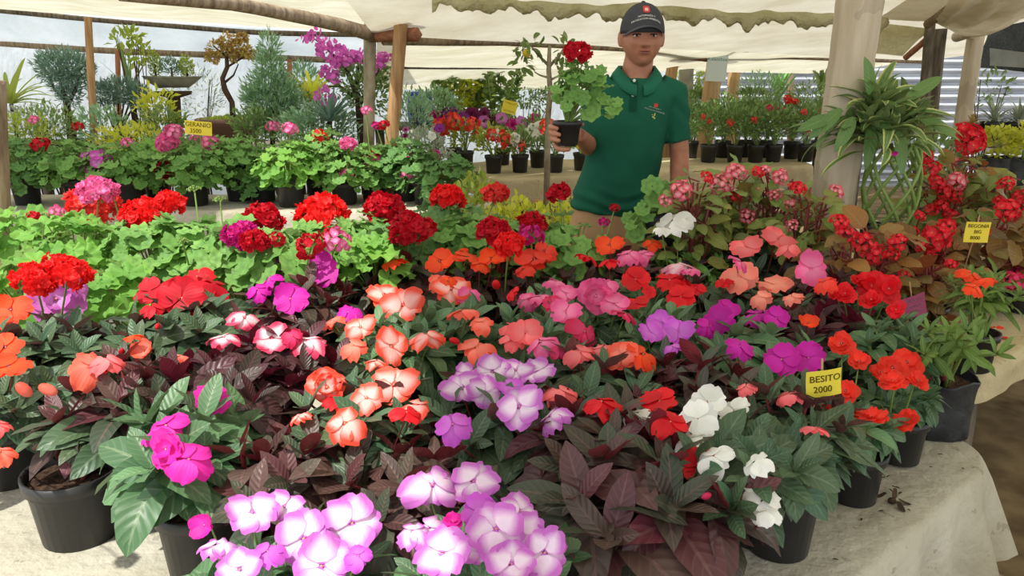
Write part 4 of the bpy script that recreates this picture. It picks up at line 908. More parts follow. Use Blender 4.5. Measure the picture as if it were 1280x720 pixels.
geran2('geranium in the most exposed black pot of the second table row, thin light leaves', 364, 4.78, .97, [(362, 161, 20, 'geranpink')], 'gerlight', R=.19, H=.28, n=75, potr=.095, poth=.175)
geran2('geranium with a red head standing behind the row, under the agave', 400, 5.02, 1.02, [(400, 172, 22, 'geranred'), (341, 158, 16, 'geranpink')], 'ger', R=.2, n=90)
geran2('geranium with a pink head close to the bark-covered post', 432, 4.86, .95, [(435, 180, 20, 'geranpink', 'head'), (434, 219, 18, 'geranpink', 'head')], 'ger', R=.19, n=80, potr=.085, poth=.15)
geran2('geranium with a pink head topped by a red one, below the bark-covered post', 468, 5.0, .93, [(465, 203, 28, 'geranpink', 'head'), (467, 194, 16, 'gerandeep'), (458, 138, 14, 'geranpink')], 'ger', R=.19, n=90)
geran2('dark-leaved geranium at the foot of the tan leaning timber', 507, 5.0, .96, [(480, 156, 14, 'gerandeep'), (470, 157, 12, 'geranmagenta')], 'gerdark', R=.2, n=95)
geran2('end geranium of the second table, leaves trailing over the corner with a bent pink head', 533, 4.85, .90, [(511, 219, 22, 'geranpink')], 'gerdark', R=.22, H=.26, n=110, potr=.09, poth=.17, lean=.08)
geran2('geranium with pale leaves between two dark ones at the rear of the second table', 330, 4.98, .9, [], 'gerdark', R=.18, n=70)
geran2('low geranium at the very back of the second table, left of the short wall post', 200, 5.05, .98, [(97, 158, 14, 'gerandeep')], 'gerlight', R=.2, n=80)

# ================================================================ far table: petunias, verbenas, pentas
def small_pot_plant(name, label, px, Y, cz, R, leaf, fl, zt=Z3, potr=.075, poth=.15, n=330, L=.045, W=.42, cat='potted flower', group=None, kind='bell', Hs=1.0, seed=None, spot=None, mat2='stemgrn', bag=False, zlo=-.5, droop=.4):
    b = aty(px, 200, Y); b = np.array([b[0], Y, zt]); t = thing(name, label, cat, b, group); seed = seed or int(px * 3 + Y)
    if bag: bag_parts(t, potr, poth)
    else: pot_parts(t, potr, poth)
    mb = MB(); c = np.array([0, 0, cz - zt]); ball_leaves(mb, c, (R, R, R * Hs), n, L, W, seed, zlo, .35, .5, droop)
    r = np.random.default_rng(seed)
    for k in range(9):
        d = polar(r, 1, 0, 1)[0]; e = c + d * R * .75 * [1, 1, Hs]; mb.tube([(0, 0, poth - .03), c * [.5, .5, .8] + d * R * .3, e], .004, 4, 1, cap=False)
    mb.build('foliage', [M[leaf], M[mat2]], t)
    for (x, y, s, col, *k) in fl:
        p = aty(x, y, Y - R * .75); put_flower(t, b, p, nrm([r.normal(0, .3), -1, .5 + r.normal(0, .2)]), s * mpp(p) * .55, k[0] if k else kind, col)
    return t
PG = 'petunias and verbenas on the far table'
S = small_pot_plant
S('potted_verbena', 'bushy yellow-green plant with coral-red flower clusters in the first pot of the far table', 582, 6.75, .95, .15, 'smallyel', [(553, 158, 22, 'petcoral', 'loose'), (566, 152, 24, 'petcoral', 'loose'), (592, 157, 20, 'petcoral', 'loose'), (548, 172, 16, 'purple')], group=PG)
S('potted_verbena', 'yellow-green plant with a few coral flowers in the nearest pot at the table corner', 617, 6.4, .92, .155, 'smallyel', [(615, 169, 16, 'petcoral', 'loose'), (628, 174, 20, 'petcoral', 'loose'), (618, 166, 12, 'white')], group=PG)
S('potted_verbena', 'green plant with one salmon flower hanging over its pot, third along the far table', 650, 6.45, .91, .13, 'small', [(650, 182, 14, 'gerancoral', 'loose'), (643, 173, 14, 'white')], group=PG)
S('potted_petunia', 'dark purple petunia standing behind the coral-red verbenas', 568, 7.05, 1.04, .17, 'small', [(545, 145, 15, 'magenta'), (566, 143, 18, 'purple'), (577, 148, 18, 'purple'), (560, 141, 14, 'purple'), (590, 145, 20, 'plum'), (604, 143, 18, 'plum'), (612, 149, 14, 'plum'), (575, 155, 16, 'magenta'), (597, 149, 16, 'plum')], group=PG)
S('potted_petunia', 'rosy petunia between the plum-coloured and the white petunias', 628, 7.0, 1.02, .16, 'small', [(627, 148, 14, 'lilac'), (605, 152, 14, 'lilac'), (641, 156, 16, 'magenta'), (652, 152, 14, 'lilac'), (658, 158, 14, 'purple'), (668, 149, 14, 'magenta')], group=PG)
S('potted_petunia', 'white petunia beside the hand that holds the geranium', 672, 6.8, .98, .16, 'small', [(651, 176, 14, 'white'), (660, 168, 16, 'white'), (668, 163, 18, 'white'), (676, 160, 18, 'white'), (664, 173, 14, 'white'), (684, 166, 16, 'white'), (676, 170, 14, 'white'), (686, 154, 14, 'gerancoral')], group=PG)
S('potted_petunia', 'white and pink petunia in the pot directly below the held geranium', 694, 6.45, .93, .14, 'small', [(682, 158, 18, 'petcoral', 'loose'), (690, 176, 10, 'white')], group=PG)
S('potted_pansy', 'yellow-flowered plant half hidden between the held pot and the green shirt', 727, 6.6, .92, .13, 'small', [(726, 180, 13, 'yellow'), (729, 158, 12, 'purple'), (722, 174, 10, 'yellow')], group=PG)
S('potted_petunia', 'magenta trailing petunia on the far side of the second table corner', 530, 5.45, .92, .2, 'grey', [(522, 196, 14, 'magenta'), (510, 193, 12, 'magenta'), (543, 194, 14, 'magenta'), (540, 170, 10, 'white'), (507, 162, 8, 'plum'), (506, 171, 8, 'plum'), (549, 160, 12, 'purple')], group=PG, zt=0.0, potr=.12, poth=.7, n=500)
PN = 'pentas on the far table'
pp = [(862, 7.55, 0), (885, 7.2, 1), (902, 7.6, 0), (918, 7.2, 1), (930, 7.65, 0), (944, 7.2, 1), (966, 7.22, 1), (955, 7.6, 0), (988, 7.5, 0), (1006, 7.25, 1), (1022, 7.6, 0)]
lab = ['at the back beside the sleeve of the person', 'in the first front pot right of the sleeve', 'at the back, behind the first two front pots', 'in the second front pot from the sleeve', 'at the back, topped by the terracotta trough', 'in the third front pot from the sleeve', 'in the fourth front pot from the sleeve', 'behind the third and fourth front pots', 'and the brightest red ones, in a set-back pot', 'in the front pot nearest the thick bamboo', 'half hidden by the thick bamboo']
fl = {0: [(849, 151, 8, 'rose')], 1: [(887, 152, 8, 'gerancoral'), (879, 146, 8, 'gerancoral')], 2: [(906, 148, 10, 'gerancoral')], 3: [(913, 153, 12, 'gerancoral')], 4: [(930, 140, 8, 'gerancoral')], 5: [(943, 150, 11, 'gerancoral')], 6: [(962, 135, 10, 'rose')], 7: [(973, 136, 12, 'rose')], 8: [(978, 139, 14, 'rose'), (985, 124, 14, 'red'), (994, 127, 10, 'red'), (979, 155, 9, 'gerancoral')], 9: [(1013, 156, 10, 'rose'), (1011, 167, 10, 'rose'), (1005, 140, 10, 'gerancoral')], 10: [(1021, 145, 14, 'red'), (1027, 139, 12, 'red')]}
for i, ((px, Y, g), l) in enumerate(zip(pp, lab)):
    S('potted_penta', 'bushy small-leaved penta with tiny coral flowers ' + l, px, Y, 1.0 if g else 1.07, .19, 'small', [(f[0], f[1], f[2] * .75, f[3], 'loose') for f in fl.get(i, [])], group=PN, potr=.08, poth=.165, n=700, L=.045, W=.38, Hs=1.05)
# ground flowers under the tables
for i, (px, Y, l) in enumerate(((648, 4.3, 'yellow-flowered bush on the ground under the corner of the far table'), (705, 4.4, 'yellow and green bush on the ground beside the trousers'), (592, 4.45, 'pale yellow flowering plant peeping below the trailing geranium'))):
    p = aty(px, 268 if i < 2 else 240, Y); t = thing('ground_shrub', l, 'shrub', (p[0], Y, 0)); mb = MB(); zc = p[2] - .12
    ball_leaves(mb, (0, 0, zc), (.2, .18, .2), 500, .05, .5, 40 + i, -.6, .4); mb.tube([(0, 0, 0), (0.02, 0, zc)], .012, 6, 1)
    mb.build('foliage', [M['yellow' if i < 2 else 'smallyel'], M['trunk']], t)
struct_post = post('table_prop', 672, 250, 671, 300, 5.2, .04, M['plank'], 'pale round prop standing before the yellow bushes under the far table')

# ================================================================ rear: junipers, bonsai, barrel, tall plants
def tree(name, label, base, branches, crowns, leafm, L, W, n, cat='tree', droop=.2, up=.6, parts=None, barkm='trunk', pot=None, nu=2):
    """base: world point; branches: list of (points, radii); crowns: list of (centre, radii)"""
    b = np.asarray(base); t = thing(name, label, cat, b)
    mb = MB()
    for pts, rr in branches: mb.tube(np.array(pts) - b, rr, 7)
    if branches: mb.build('trunk', M[barkm], t)
    mb = MB(); tot = sum(np.prod(np.broadcast_to(r, (3,))) ** .67 for c, r in crowns)
    for k, (c, r) in enumerate(crowns):
        r = np.broadcast_to(r, (3,)); ball_leaves(mb, np.array(c) - b, r, max(20, int(n * np.prod(r) ** .67 / tot)), L, W, k + int(abs(b[0]) * 100), -1, .3, up, droop, nu, 2)
    mb.build('crown', M[leafm], t)
    if pot: pot(t)
    return t
def W_(px, py, Y): return aty(px, py, Y)
Yj = 7.0
b = W_(90, 172, Yj); b[2] = Z5
tree('juniper', 'tall blue-green juniper clipped to a dense rounded fan on a bare forking trunk', b,
     [([b + [0, 0, .02], W_(87, 150, Yj), W_(82, 125, Yj), W_(74, 100, Yj)], [.045, .035, .025, .012]), ([W_(84, 135, Yj), W_(95, 110, Yj), W_(102, 92, Yj)], [.02, .015, .01]), ([W_(84, 128, Yj), W_(68, 112, Yj), W_(60, 92, Yj)], [.018, .012, .008])],
     [(W_(80, 84, Yj), (.22, .18, .15)), (W_(64, 82, Yj), (.13, .12, .11)), (W_(98, 86, Yj), (.14, .12, .13)), (W_(82, 104, Yj), (.16, .12, .12)), (W_(88, 120, Yj), (.1, .1, .1))], 'needle', .055, .22, 3200,
     pot=lambda t: pot_parts(t, .17, .06, 'pot', z0=0.002))
b = W_(148, 172, 7.2); b[2] = Z5
tree('juniper', 'wide low blue-green juniper with many thin bare stems beside the tan post', b,
     [([b + [0, 0, .02], W_(148 + dx * .4, 150, 7.2), W_(148 + dx, 122, 7.2)], [.012, .01, .006]) for dx in (-24, -15, -7, 0, 8, 16, 24)],
     [(W_(130, 118, 7.2), (.13, .12, .11)), (W_(150, 114, 7.2), (.17, .15, .12)), (W_(170, 120, 7.2), (.12, .12, .11))], 'needle', .05, .25, 2400, pot=lambda t: pot_parts(t, .15, .08, 'pot', z0=0.002))
b = W_(350, 185, 6.9); b[2] = Z5 if False else W_(350, 185, 6.9)[2]
b = np.array([b[0], 6.3, 0.0]); 
tree('conifer', 'soft grey-green feathery conifer with a pointed top, right of the brown bowl', b, [([b, W_(342, 150, 6.3), W_(338, 60, 6.3)], [.03, .02, .006])],
     [(W_(337, 62, 6.3), (.07, .07, .14)), (W_(338, 84, 6.3), (.12, .12, .13)), (W_(336, 108, 6.3), (.19, .16, .14)), (W_(340, 130, 6.3), (.24, .18, .14)), (W_(346, 152, 6.3), (.22, .18, .12)), (W_(322, 122, 6.3), (.12, .1, .08)), (W_(360, 116, 6.3), (.12, .1, .08))], 'needlegrn', .07, .2, 3600)
# bonsai in the brown bowl
Yb = 6.95; bp = W_(290, 178, Yb); bp[2] = Z5
t = thing('bonsai', 'old bonsai with a crooked trunk and sparse orange-brown leaves in a big glazed brown bowl', 'bonsai', bp)
mb = MB(); mb.lathe([(.01, .03), (.12, .03), (.12, .0), (.145, .0), (.16, .03), (.23, .10), (.275, .19), (.295, .225), (.295, .255), (.275, .262), (.26, .235), (.2, .22), (.01, .225)], 40); mb.build('bowl', M['clay'], t)
mb = MB(); mb.lathe([(.262, .225), (.2, .245), (.1, .262), (.005, .27)], 24); ball_leaves(mb, (0, 0, .235), (.25, .25, .03), 500, .03, .6, 3, 0, .2, 1.0); mb.build('moss', M['smallyel'], t)
def B(px, py, dy=0): return W_(px, py, Yb + dy) - bp
mb = MB()
for pts, rr in (([(.03, 0, .25), B(290, 128), B(281, 112), B(278, 98), B(284, 84), B(283, 66), B(287, 58)], [.028, .025, .028, .022, .02, .016, .01]), ([B(280, 104), B(292, 94), B(298, 80)], [.012, .008, .005]), ([B(283, 70), B(272, 62), B(266, 56)], [.01, .008, .004]), ([B(284, 66), B(298, 66), B(310, 58)], [.012, .008, .004]), ([B(284, 84), B(300, 74), B(314, 66)], [.01, .008, .004]), ([B(287, 58), B(292, 50)], [.008, .004])):
    mb.tube(pts, rr, 8)
mb.build('trunk', M['trunk'], t)
mb = MB()
for k, (px, py, rr) in enumerate(((272, 60, .09), (285, 52, .09), (300, 60, .1), (310, 66, .07), (266, 72, .06), (292, 68, .07), (302, 48, .05))): ball_leaves(mb, B(px, py), (rr, rr * .8, rr * .7), 130, .04, .5, k, -1, .2, .3)
mb.build('crown', M['autumn'], t)
# stone tray garden on a pedestal
Ys = 7.4; sp = W_(214, 178, Ys); sp[2] = Z5
t = thing('tray_bonsai', 'shallow grey stone tray on a dark pedestal with three tiny conifers on it', 'bonsai', sp)
q = lambda px, py: W_(px, py, Ys) - sp
mb = MB(); top = q(216, 103); mb.lathe([(.01, -.05), (.14, -.05), (.2, -.01), (.27, .045), (.28, .055), (.26, .055), (.2, .03), (.01, .03)], 26, top); 
V = mb.V[0]; V[:, 1] = top[1] + (V[:, 1] - top[1]) * .6; V += (noise2(V[:, 0] * 9, V[:, 2] * 12, 5, 3) * .008)[:, None]; mb.build('tray', M['stone'], t)
mb = MB(); a = q(216, 114); mb.lathe([(.05, 0), (.07, .0), (.055, .05), (.05, a[2] * .5), (.06, a[2] - .06), (.16, a[2] - .03), (.17, a[2] - .0), (.02, a[2])], 16, (a[0], a[1], 0)); mb.build('pedestal', M['trunk'], t)
for k, (px, py, rr, hh, mm) in enumerate(((193, 80, .06, .12, 'smallyel'), (214, 84, .10, .09, 'needle'), (233, 84, .065, .10, 'smallyel'))):
    mb = MB(); c = q(px, py); ball_leaves(mb, c, (rr, rr, hh), 420, .03, .35, 60 + k, -1, .3, 1.2); mb.tube([c * [1, 1, 0] + [0, 0, top[2] + .03], c], .01, 6, 1); mb.build('dwarf_conifer', [M[mm], M['trunk']], t)
# yellow-green trees and small rear plants
def leafy(name, label, px, py, Y, R, leafm, L, W, n, z0=0.0, cat='plant', seed=1, H=1.0, stem=True, droop=.4, up=.5, nu=2):
    c = W_(px, py, Y); b = np.array([c[0], Y, z0]); t = thing(name, label, cat, b); mb = MB()
    R = np.broadcast_to(R, (3,)) * [1, 1, H]
    ball_leaves(mb, c - b, R, n, L, W, seed, -1, .25, up, droop, nu, 2)
    r = np.random.default_rng(seed)
    for k in range(5):
        e = c - b + polar(r, 1, -.2, .8)[0] * R * .7; mb.tube([(r.normal(0, .02), r.normal(0, .02), 0), (c - b) * [1, 1, .5] + r.normal(0, .02, 3), e], [.009, .007, .003], 5, 1)
    mb.build('foliage', [M[leafm], M['trunk']], t); return t
leafy('leafy_shrub', 'loose yellow-green shrub under the grey stone tray', 196, 134, 6.5, (.16, .14, .16), 'yellow', .07, .4, 260, cat='shrub', seed=3)
leafy('leafy_shrub', 'bright yellow-green low foliage behind the pink geraniums', 170, 176, 6.0, (.34, .2, .12), 'yellow', .05, .4, 700, cat='shrub', seed=4)
leafy('leafy_shrub', 'small yellow tuft inside the second row of geraniums', 165, 222, 4.95, (.07, .07, .08), 'yellow', .05, .5, 90, Z2, cat='shrub', seed=5)
leafy('leafy_shrub', 'thin tall yellow-green plant left of the stone tray, arching over the tan post', 158, 48, 7.3, (.14, .1, .08), 'smallyel', .09, .5, 60, cat='shrub', seed=6)
leafy('leafy_shrub', 'tuft of yellow-green leaves on an arching branch left of the tray conifers', 175, 66, 7.3, (.1, .08, .1), 'smallyel', .08, .5, 50, cat='shrub', seed=7)
leafy('leafy_shrub', 'mixed green undergrowth behind the left wooden post', 22, 168, 6.1, (.3, .2, .16), 'smallyel', .06, .4, 500, cat='shrub', seed=8)
leafy('leafy_shrub', 'grey-green undergrowth between the conifer and the bark post', 400, 158, 5.9, (.34, .2, .16), 'needlegrn', .06, .3, 1200, cat='shrub', seed=9)
leafy('leafy_shrub', 'pale green foliage mass behind the geraniums left of the bowl', 235, 190, 5.7, (.42, .2, .12), 'small', .05, .45, 900, cat='shrub', seed=10)
leafy('leafy_shrub', 'thin silvery shrub behind the stone tray against the plastic wall', 250, 118, 8.4, (.3, .2, .3), 'grey', .07, .2, 350, cat='shrub', seed=11)
leafy('leafy_shrub', 'green shrub right of the soft conifer against the plastic wall', 378, 104, 8.2, (.22, .2, .22), 'needlegrn', .07, .35, 500, cat='shrub', seed=12)
leafy('leafy_shrub', 'grey-green ground plants below the leaning timber', 512, 150, 5.8, (.18, .16, .22), 'needlegrn', .06, .3, 600, cat='shrub', seed=13)
leafy('leafy_shrub', 'grey undergrowth below the tall clipped juniper', 40, 150, 7.0, (.3, .2, .14), 'grey', .05, .3, 400, cat='shrub', seed=14)
def fan(name, label, px, py, Y, n, L, W, leafm, spread=1.0, z0=0.0, droop=.5, cat='plant', seed=1, el=(.3, 1.4), base_w=.9, tip=.6, nu=8):
    c = W_(px, py, Y); b = np.array([c[0], Y, z0]); t = thing(name, label, cat, b); mb = MB(); r = np.random.default_rng(seed)
    a = r.uniform(0, 2 * math.pi, n); e = r.uniform(*el, n); D = np.stack([np.cos(a) * np.cos(e) * spread, np.sin(a) * np.cos(e) * spread, np.sin(e)], 1)
    leaves(mb, np.tile(c - b, (n, 1)) + D * .01, D, np.tile([0, 0, 1.0], (n, 1)) + r.normal(0, .15, (n, 3)), L * r.uniform(.7, 1.1, n), W, droop * r.uniform(.5, 1.3, n), .3, .35, tip, nu, 2, 0, 0, 0, r)
    if c[2] - z0 > .03: mb.tube([(0, 0, 0), c - b], .018, 7, 1)
    mb.build('foliage', [M[leafm], M['trunk']], t); return t
fan('palm', 'yellow-green feathery palm fronds at the far left against the plastic wall', 14, 130, 7.6, 30, .55, .045, 'smallyel', cat='palm', seed=2, droop=.7, el=(-.1, 1.0))
fan('palm', 'young yellow fan palm left of the bougainvillea', 388, 124, 6.6, 26, .34, .035, 'yellow', cat='palm', seed=3, droop=.5, el=(.1, 1.1))
fan('agave', 'grey-green spiky succulent rosette left of the bark post', 412, 152, 5.75, 60, .24, .022, 'needle', cat='succulent', seed=4, droop=.15, el=(0, 1.4), tip=.5)
fan('snake_plant', 'dark sword-leaved plant left of the stone tray', 163, 118, 7.5, 9, .5, .03, 'gerdark' if False else 'small', cat='plant', seed=5, droop=.25, el=(.8, 1.5))
fan('reed_grass', 'upright fresh green grass blades in front of the zinc wall, right of the golden bamboo', 972, 128, 9.6, 22, .42, .05, 'fresh', cat='plant', seed=6, droop=.25, el=(1.0, 1.5), z0=0)
fan('reed_grass', 'upright green grass blades just left of the thick bamboo', 1026, 120, 9.4, 16, .42, .05, 'olive', cat='plant', seed=7, droop=.25, el=(1.0, 1.5))
# bougainvillea
Yg = 6.0; b = W_(455, 150, Yg); b[2] = 0
br = [([b, W_(450, 150, Yg), W_(447, 120, Yg), W_(432, 85, Yg), W_(408, 60, Yg), W_(392, 48, Yg)], [.04, .032, .025, .018, .01, .004]), ([W_(448, 125, Yg), W_(425, 108, Yg), W_(405, 108, Yg), W_(401, 122, Yg)], [.018, .01, .006, .003]), ([W_(450, 130, Yg), W_(466, 100, Yg), W_(480, 76, Yg)], [.02, .012, .005]), ([W_(446, 110, Yg), W_(448, 80, Yg), W_(440, 62, Yg)], [.018, .01, .004])]
t = tree('bougainvillea', 'bougainvillea bush with sprays of bright magenta bracts arching left of the bark post', b, br, [(W_(445, 100, Yg), (.22, .18, .16)), (W_(462, 118, Yg), (.2, .16, .16)), (W_(470, 92, Yg), (.12, .1, .1))], 'small', .05, .5, 900, cat='shrub', nu=2)
mb = MB(); r = np.random.default_rng(3)
for (px, py, k, sp_) in ((391, 48, 7, 7), (400, 58, 8, 8), (413, 58, 8, 9), (425, 66, 9, 9), (437, 72, 9, 9), (447, 68, 7, 8), (482, 72, 8, 8), (472, 78, 4, 8), (408, 84, 5, 8), (418, 97, 6, 9), (404, 115, 5, 8), (414, 124, 4, 7), (424, 80, 6, 9)):
    for j in range(k + 4):
        c = W_(px + r.normal(0, sp_ * .55), py + r.normal(0, sp_ * .5), Yg - .12 + r.normal(0, .05)) - b; f = MB(); petal_disc(f, 3, .03, 1.2, .5, .0, .3, px + j, r0=.002); mb.merge(f, M4(frame(nrm(r.normal(0, 1, 3) + [0, -1, .3])), c))
mb.build('blossoms', M['pet_boug'], t)
# blue barrel and odd pots on rear bench
p = W_(526, 150, 8.05); zb = Z6; t = thing('blue_barrel', 'small bright blue plastic barrel with a flat lid behind the tan timber', 'barrel', (p[0], 8.05, zb))
mb = MB(); hh = W_(526, 118, 8.05)[2] - zb; mb.lathe([(.002, 0), (.11, 0), (.125, .02), (.135, hh * .3), (.13, hh * .33), (.138, hh * .36), (.138, hh * .62), (.131, hh * .65), (.135, hh * .68), (.125, hh * .96), (.12, hh), (.002, hh)], 26); mb.build('body', M['blue'], t)
mb = MB(); mb.lathe([(.002, hh + .025), (.06, hh + .03), (.12, hh + .02), (.128, hh), (.122, hh - .005)], 26); mb.build('lid', M['blue'], t)
for k, (px, py, hgt, sp_, l) in enumerate(((556, 72, 5, .10, 'slender yellow-green succulent stem right of the blue barrel'), (573, 66, 6, .13, 'tall leafy yellow-green plant, second from the blue barrel'), (596, 78, 6, .14, 'middle plant of the yellow-green clump in front of the cream sheet'), (618, 72, 7, .12, 'tall round-leaved green plant at the right of the yellow-green clump'), (632, 88, 4, .10, 'shorter round-leaved plant beside the small bare tree'), (584, 100, 4, .14, 'yellow-leaved plant low in the yellow-green clump'))):
    Y = 7.95 + .08 * (k % 3); a = W_(px, py, Y); b = np.array([a[0], Y, Z6]); t = thing('tall_succulent', l, 'plant', b, 'yellow-green plants on the rear bench'); pot_parts(t, .075, .12)
    mb = MB(); r = np.random.default_rng(k); H_ = a[2] - Z6
    for j in range(5):
        q = np.array([r.normal(0, sp_), r.normal(0, .05), H_ * r.uniform(.7, 1.0)]); mb.tube([(0, 0, .1), q * [.6, .6, .5], q], [.01, .008, .004], 5, 1)
        m_ = 26; f = np.linspace(.25, 1, m_)[:, None]; O = np.where(f < .5, q * [.6, .6, .5] * f * 2, 0) + np.where(f >= .5, q * [.6, .6, .5] + (q - q * [.6, .6, .5]) * (f - .5) * 2, 0)
        D = r.normal(0, 1, (m_, 3)) * [1, 1, .4] + [0, 0, .5]; leaves(mb, O, D, r.normal(0, 1, (m_, 3)) * .5 + [0, -.5, .8], .075, .045, .2, .2, .5, .4, 3, 2, 0, 0, 0, r)
    mb.build('foliage', [M['yellow' if k in (5, 1) else 'olive'], M['stemgrn']], t)
# small bare tree behind the held geranium
Yt = 5.6; b = W_(684, 150, Yt); b[2] = 0; c = lambda px, py: W_(px, py, Yt)
t = tree('small_tree', 'small thin-trunked tree with few leaves and a yellow fruit, behind the held geranium', b, [([b, c(685, 145), c(688, 115), c(686, 88), c(687, 55)], [.025, .022, .02, .018, .012]), ([c(686, 82), c(672, 68), c(662, 55)], [.012, .008, .004]), ([c(686, 84), c(700, 68), c(706, 58)], [.012, .008, .004]), ([c(688, 98), c(675, 94), c(668, 90)], [.009, .006, .004]), ([c(688, 100), c(700, 94), c(708, 88)], [.009, .006, .004])],
     [(c(656, 62), (.07, .06, .06)), (c(668, 58), (.06, .05, .06)), (c(704, 62), (.08, .06, .08)), (c(652, 78), (.04, .04, .07)), (c(708, 84), (.08, .06, .09))], 'olive', .075, .4, 90, barkm='bark', nu=4, droop=.6, up=-.2)
mb = MB(); mb.ball(c(658, 67) - b + [0, -.06, 0], .028, 12, 9); mb.build('fruit', M['pet_yellow'], t)
# rear right things
def planter(label, px, py, Y, sx, sy, sz, mat, cat='planter', name='trough_planter'):
    p = W_(px, py, Y); t = thing(name, label, cat, (p[0], Y, p[2])); mb = MB()
    X, Yh = sx / 2, sy / 2
    R = lambda a, z: [[-X * a, -Yh * a, z], [X * a, -Yh * a, z], [X * a, Yh * a, z], [-X * a, Yh * a, z]]
    mb.grid(np.array([R(.01, 0), R(.85, 0), R(.97, sz * .85), R(1.03, sz * .87), R(1.03, sz), R(.95, sz), R(.9, sz * .8), R(.01, sz * .8)]), None, 0, close_v=True); mb.build('trough', M[mat], t, False)
    mb = MB(); ball_leaves(mb, (0, 0, sz + .05), (X, Yh, .08), 160, .06, .35, int(px), 0, .3, .8); mb.build('foliage', M['small'], t); return t
zsh = W_(940, 139, 8.3)[2]
t = thing('plant_bench', 'rear bench in front of the zinc wall carrying the terracotta trough', 'bench', (1.7, 8.3, 0)); mb = MB(); mb.box((.9, .1, zsh - .025), (2.6, .5, .04), bev=.006); mb.build('board', M['wood'], t)
for x in (-.3, 2.1): mb = MB(); mb.tube([(x, .1, -.02), (x, .1, zsh - .046)], .04, 8); mb.build('leg', M['oldwood'], t)
planter('terracotta trough with grey-green plants on the bench before the zinc wall', 941, 139, 8.25, .34, .2, .1, 'terra')
planter('small blue box behind the shoulder of the person', 870, 142, 8.2, .17, .18, .09, 'blue', 'box', 'blue_box')
for k, (px, py, l) in enumerate(((862, 100, 'pale green leafy plant between the person and the golden bamboo'), (868, 122, 'thin bonsai-like green plant beside the small blue box'))): leafy('leafy_shrub', l, px, py, 8.9, (.2, .16, .16), 'smallyel' if k == 0 else 'small', .06, .4, 300, cat='shrub', seed=70 + k)
leafy('leafy_shrub', 'airy grey-green shrub on the bench against the zinc wall, right of the golden bamboo', 950, 112, 8.9, (.32, .2, .2), 'needlegrn', .06, .3, 420, cat='shrub', seed=73)
leafy('leafy_shrub', 'leafy shrub behind the pentas, left of the thick bamboo', 1012, 120, 8.7, (.22, .2, .18), 'small', .06, .35, 350, cat='shrub', seed=74)
leafy('leafy_shrub', 'dark green shrub behind the petunias below the small tree', 655, 118, 9.0, (.5, .2, .16), 'small', .07, .4, 700, cat='shrub', seed=75)
leafy('leafy_shrub', 'green shrub behind the yellow-green clump next to the blue barrel', 540, 108, 8.9, (.22, .2, .24), 'gerdark' if False else 'small', .07, .4, 400, cat='shrub', seed=76)

for k, (px, py, Y, R_, mm, l) in enumerate(((62, 158, 6.35, .24, 'small', 'pale green bush between the tall juniper and the wide low one, behind the geraniums'), (128, 160, 6.3, .22, 'needlegrn', 'soft green bush below the wide low juniper'), (205, 158, 6.3, .2, 'olive', 'olive green bush under the pedestal of the grey tray'), (318, 158, 6.1, .2, 'small', 'small-leaved bush below the right rim of the brown bowl'), (375, 140, 6.5, .22, 'olive', 'olive bush under the yellow fan palm'), (545, 130, 7.0, .2, 'needlegrn', 'grey-green bush just right of the blue barrel'))):
    leafy('leafy_shrub', l, px, py, Y, (R_, R_ * .8, R_ * .75), mm, .055, .4, 520, cat='shrub', seed=120 + k)
# ================================================================ begonias
def begonia(label, px, Y, py, zt, leaf='begleaf', R=.15, H=.22, n=46, lf=.085, heads=(), group='begonias', potr=.08, poth=.14, seed=None, col='begred', canes=6, base=None):
    c = aty(px, py, Y); b = np.array([c[0], Y, zt]) if base is None else np.array(base); seed = seed or int(px + py * 3); r = np.random.default_rng(seed)
    t = thing('potted_begonia', label, 'potted flower', b, group); pot_parts(t, potr, poth)
    cc = c - b; n = int(n * 1.7); d = polar(r, n, -.8, 1.0); q = r.uniform(.4, 1, n); O = cc + d * q[:, None] * [R * 1.1, R * .9, H * .75] - [0, 0, .03]
    D = nrm(d * [1, 1, .3] + [0, 0, -.1] + r.normal(0, .4, (n, 3))); N = nrm(np.array([0, -.35, .8]) + d * .5 + r.normal(0, .3, (n, 3)))
    mb = MB(); LL = lf * r.uniform(.6, 1.2, n)
    leaves(mb, O, D, N, LL, LL * .62, .5 * r.uniform(.4, 1.4, n), .2, .5, .75, 7, 4, 0, .05, .4, r, asym=.22)
    for k in range(n): mb.tube([O[k] - D[k] * .035 - [0, 0, .02], O[k] + D[k] * .004], .0025, 4, 1, cap=False)
    for k in range(canes):
        e = cc + polar(r, 1, .1, 1)[0] * [R * .7, R * .6, H * .5]; mb.tube([(r.normal(0, .01), r.normal(0, .01), poth - .03), e * [.4, .4, .55], e], [.006, .005, .0035], 6, 1, cap=False)
    mb.build('foliage', [M[leaf], M['stemred']], t)
    for h in heads:
        x, y, s = h[:3]; cl = h[3] if len(h) > 3 else col; p = aty(x, y, Y - R * .7 if len(h) < 5 else h[4])
        put_flower(t, b, p, nrm(np.array([0, -.5, .7]) + r.normal(0, .3, 3)), s * mpp(p) * .56, 'beg', cl, 'flower_cluster')
        m2 = MB(); e = p - b; m2.tube([cc + (e - cc) * .2 - [0, 0, .02], (cc + e) / 2 + [0, 0, .01], e], .0028, 5, 0, cap=False); m2.build('flower_stalk', M['stemred'], t)
    return t
BG = begonia
BG('tall pale-green begonia with pink flowers beside the forearm of the person', 868, 2.52, 272, ZT, 'ger2' if False else 'begleaf', .13, .24, 46, .075, [(851, 238, 26, 'begpink'), (833, 250, 18, 'begpink'), (884, 222, 16, 'begred')], potr=.07, poth=.3)
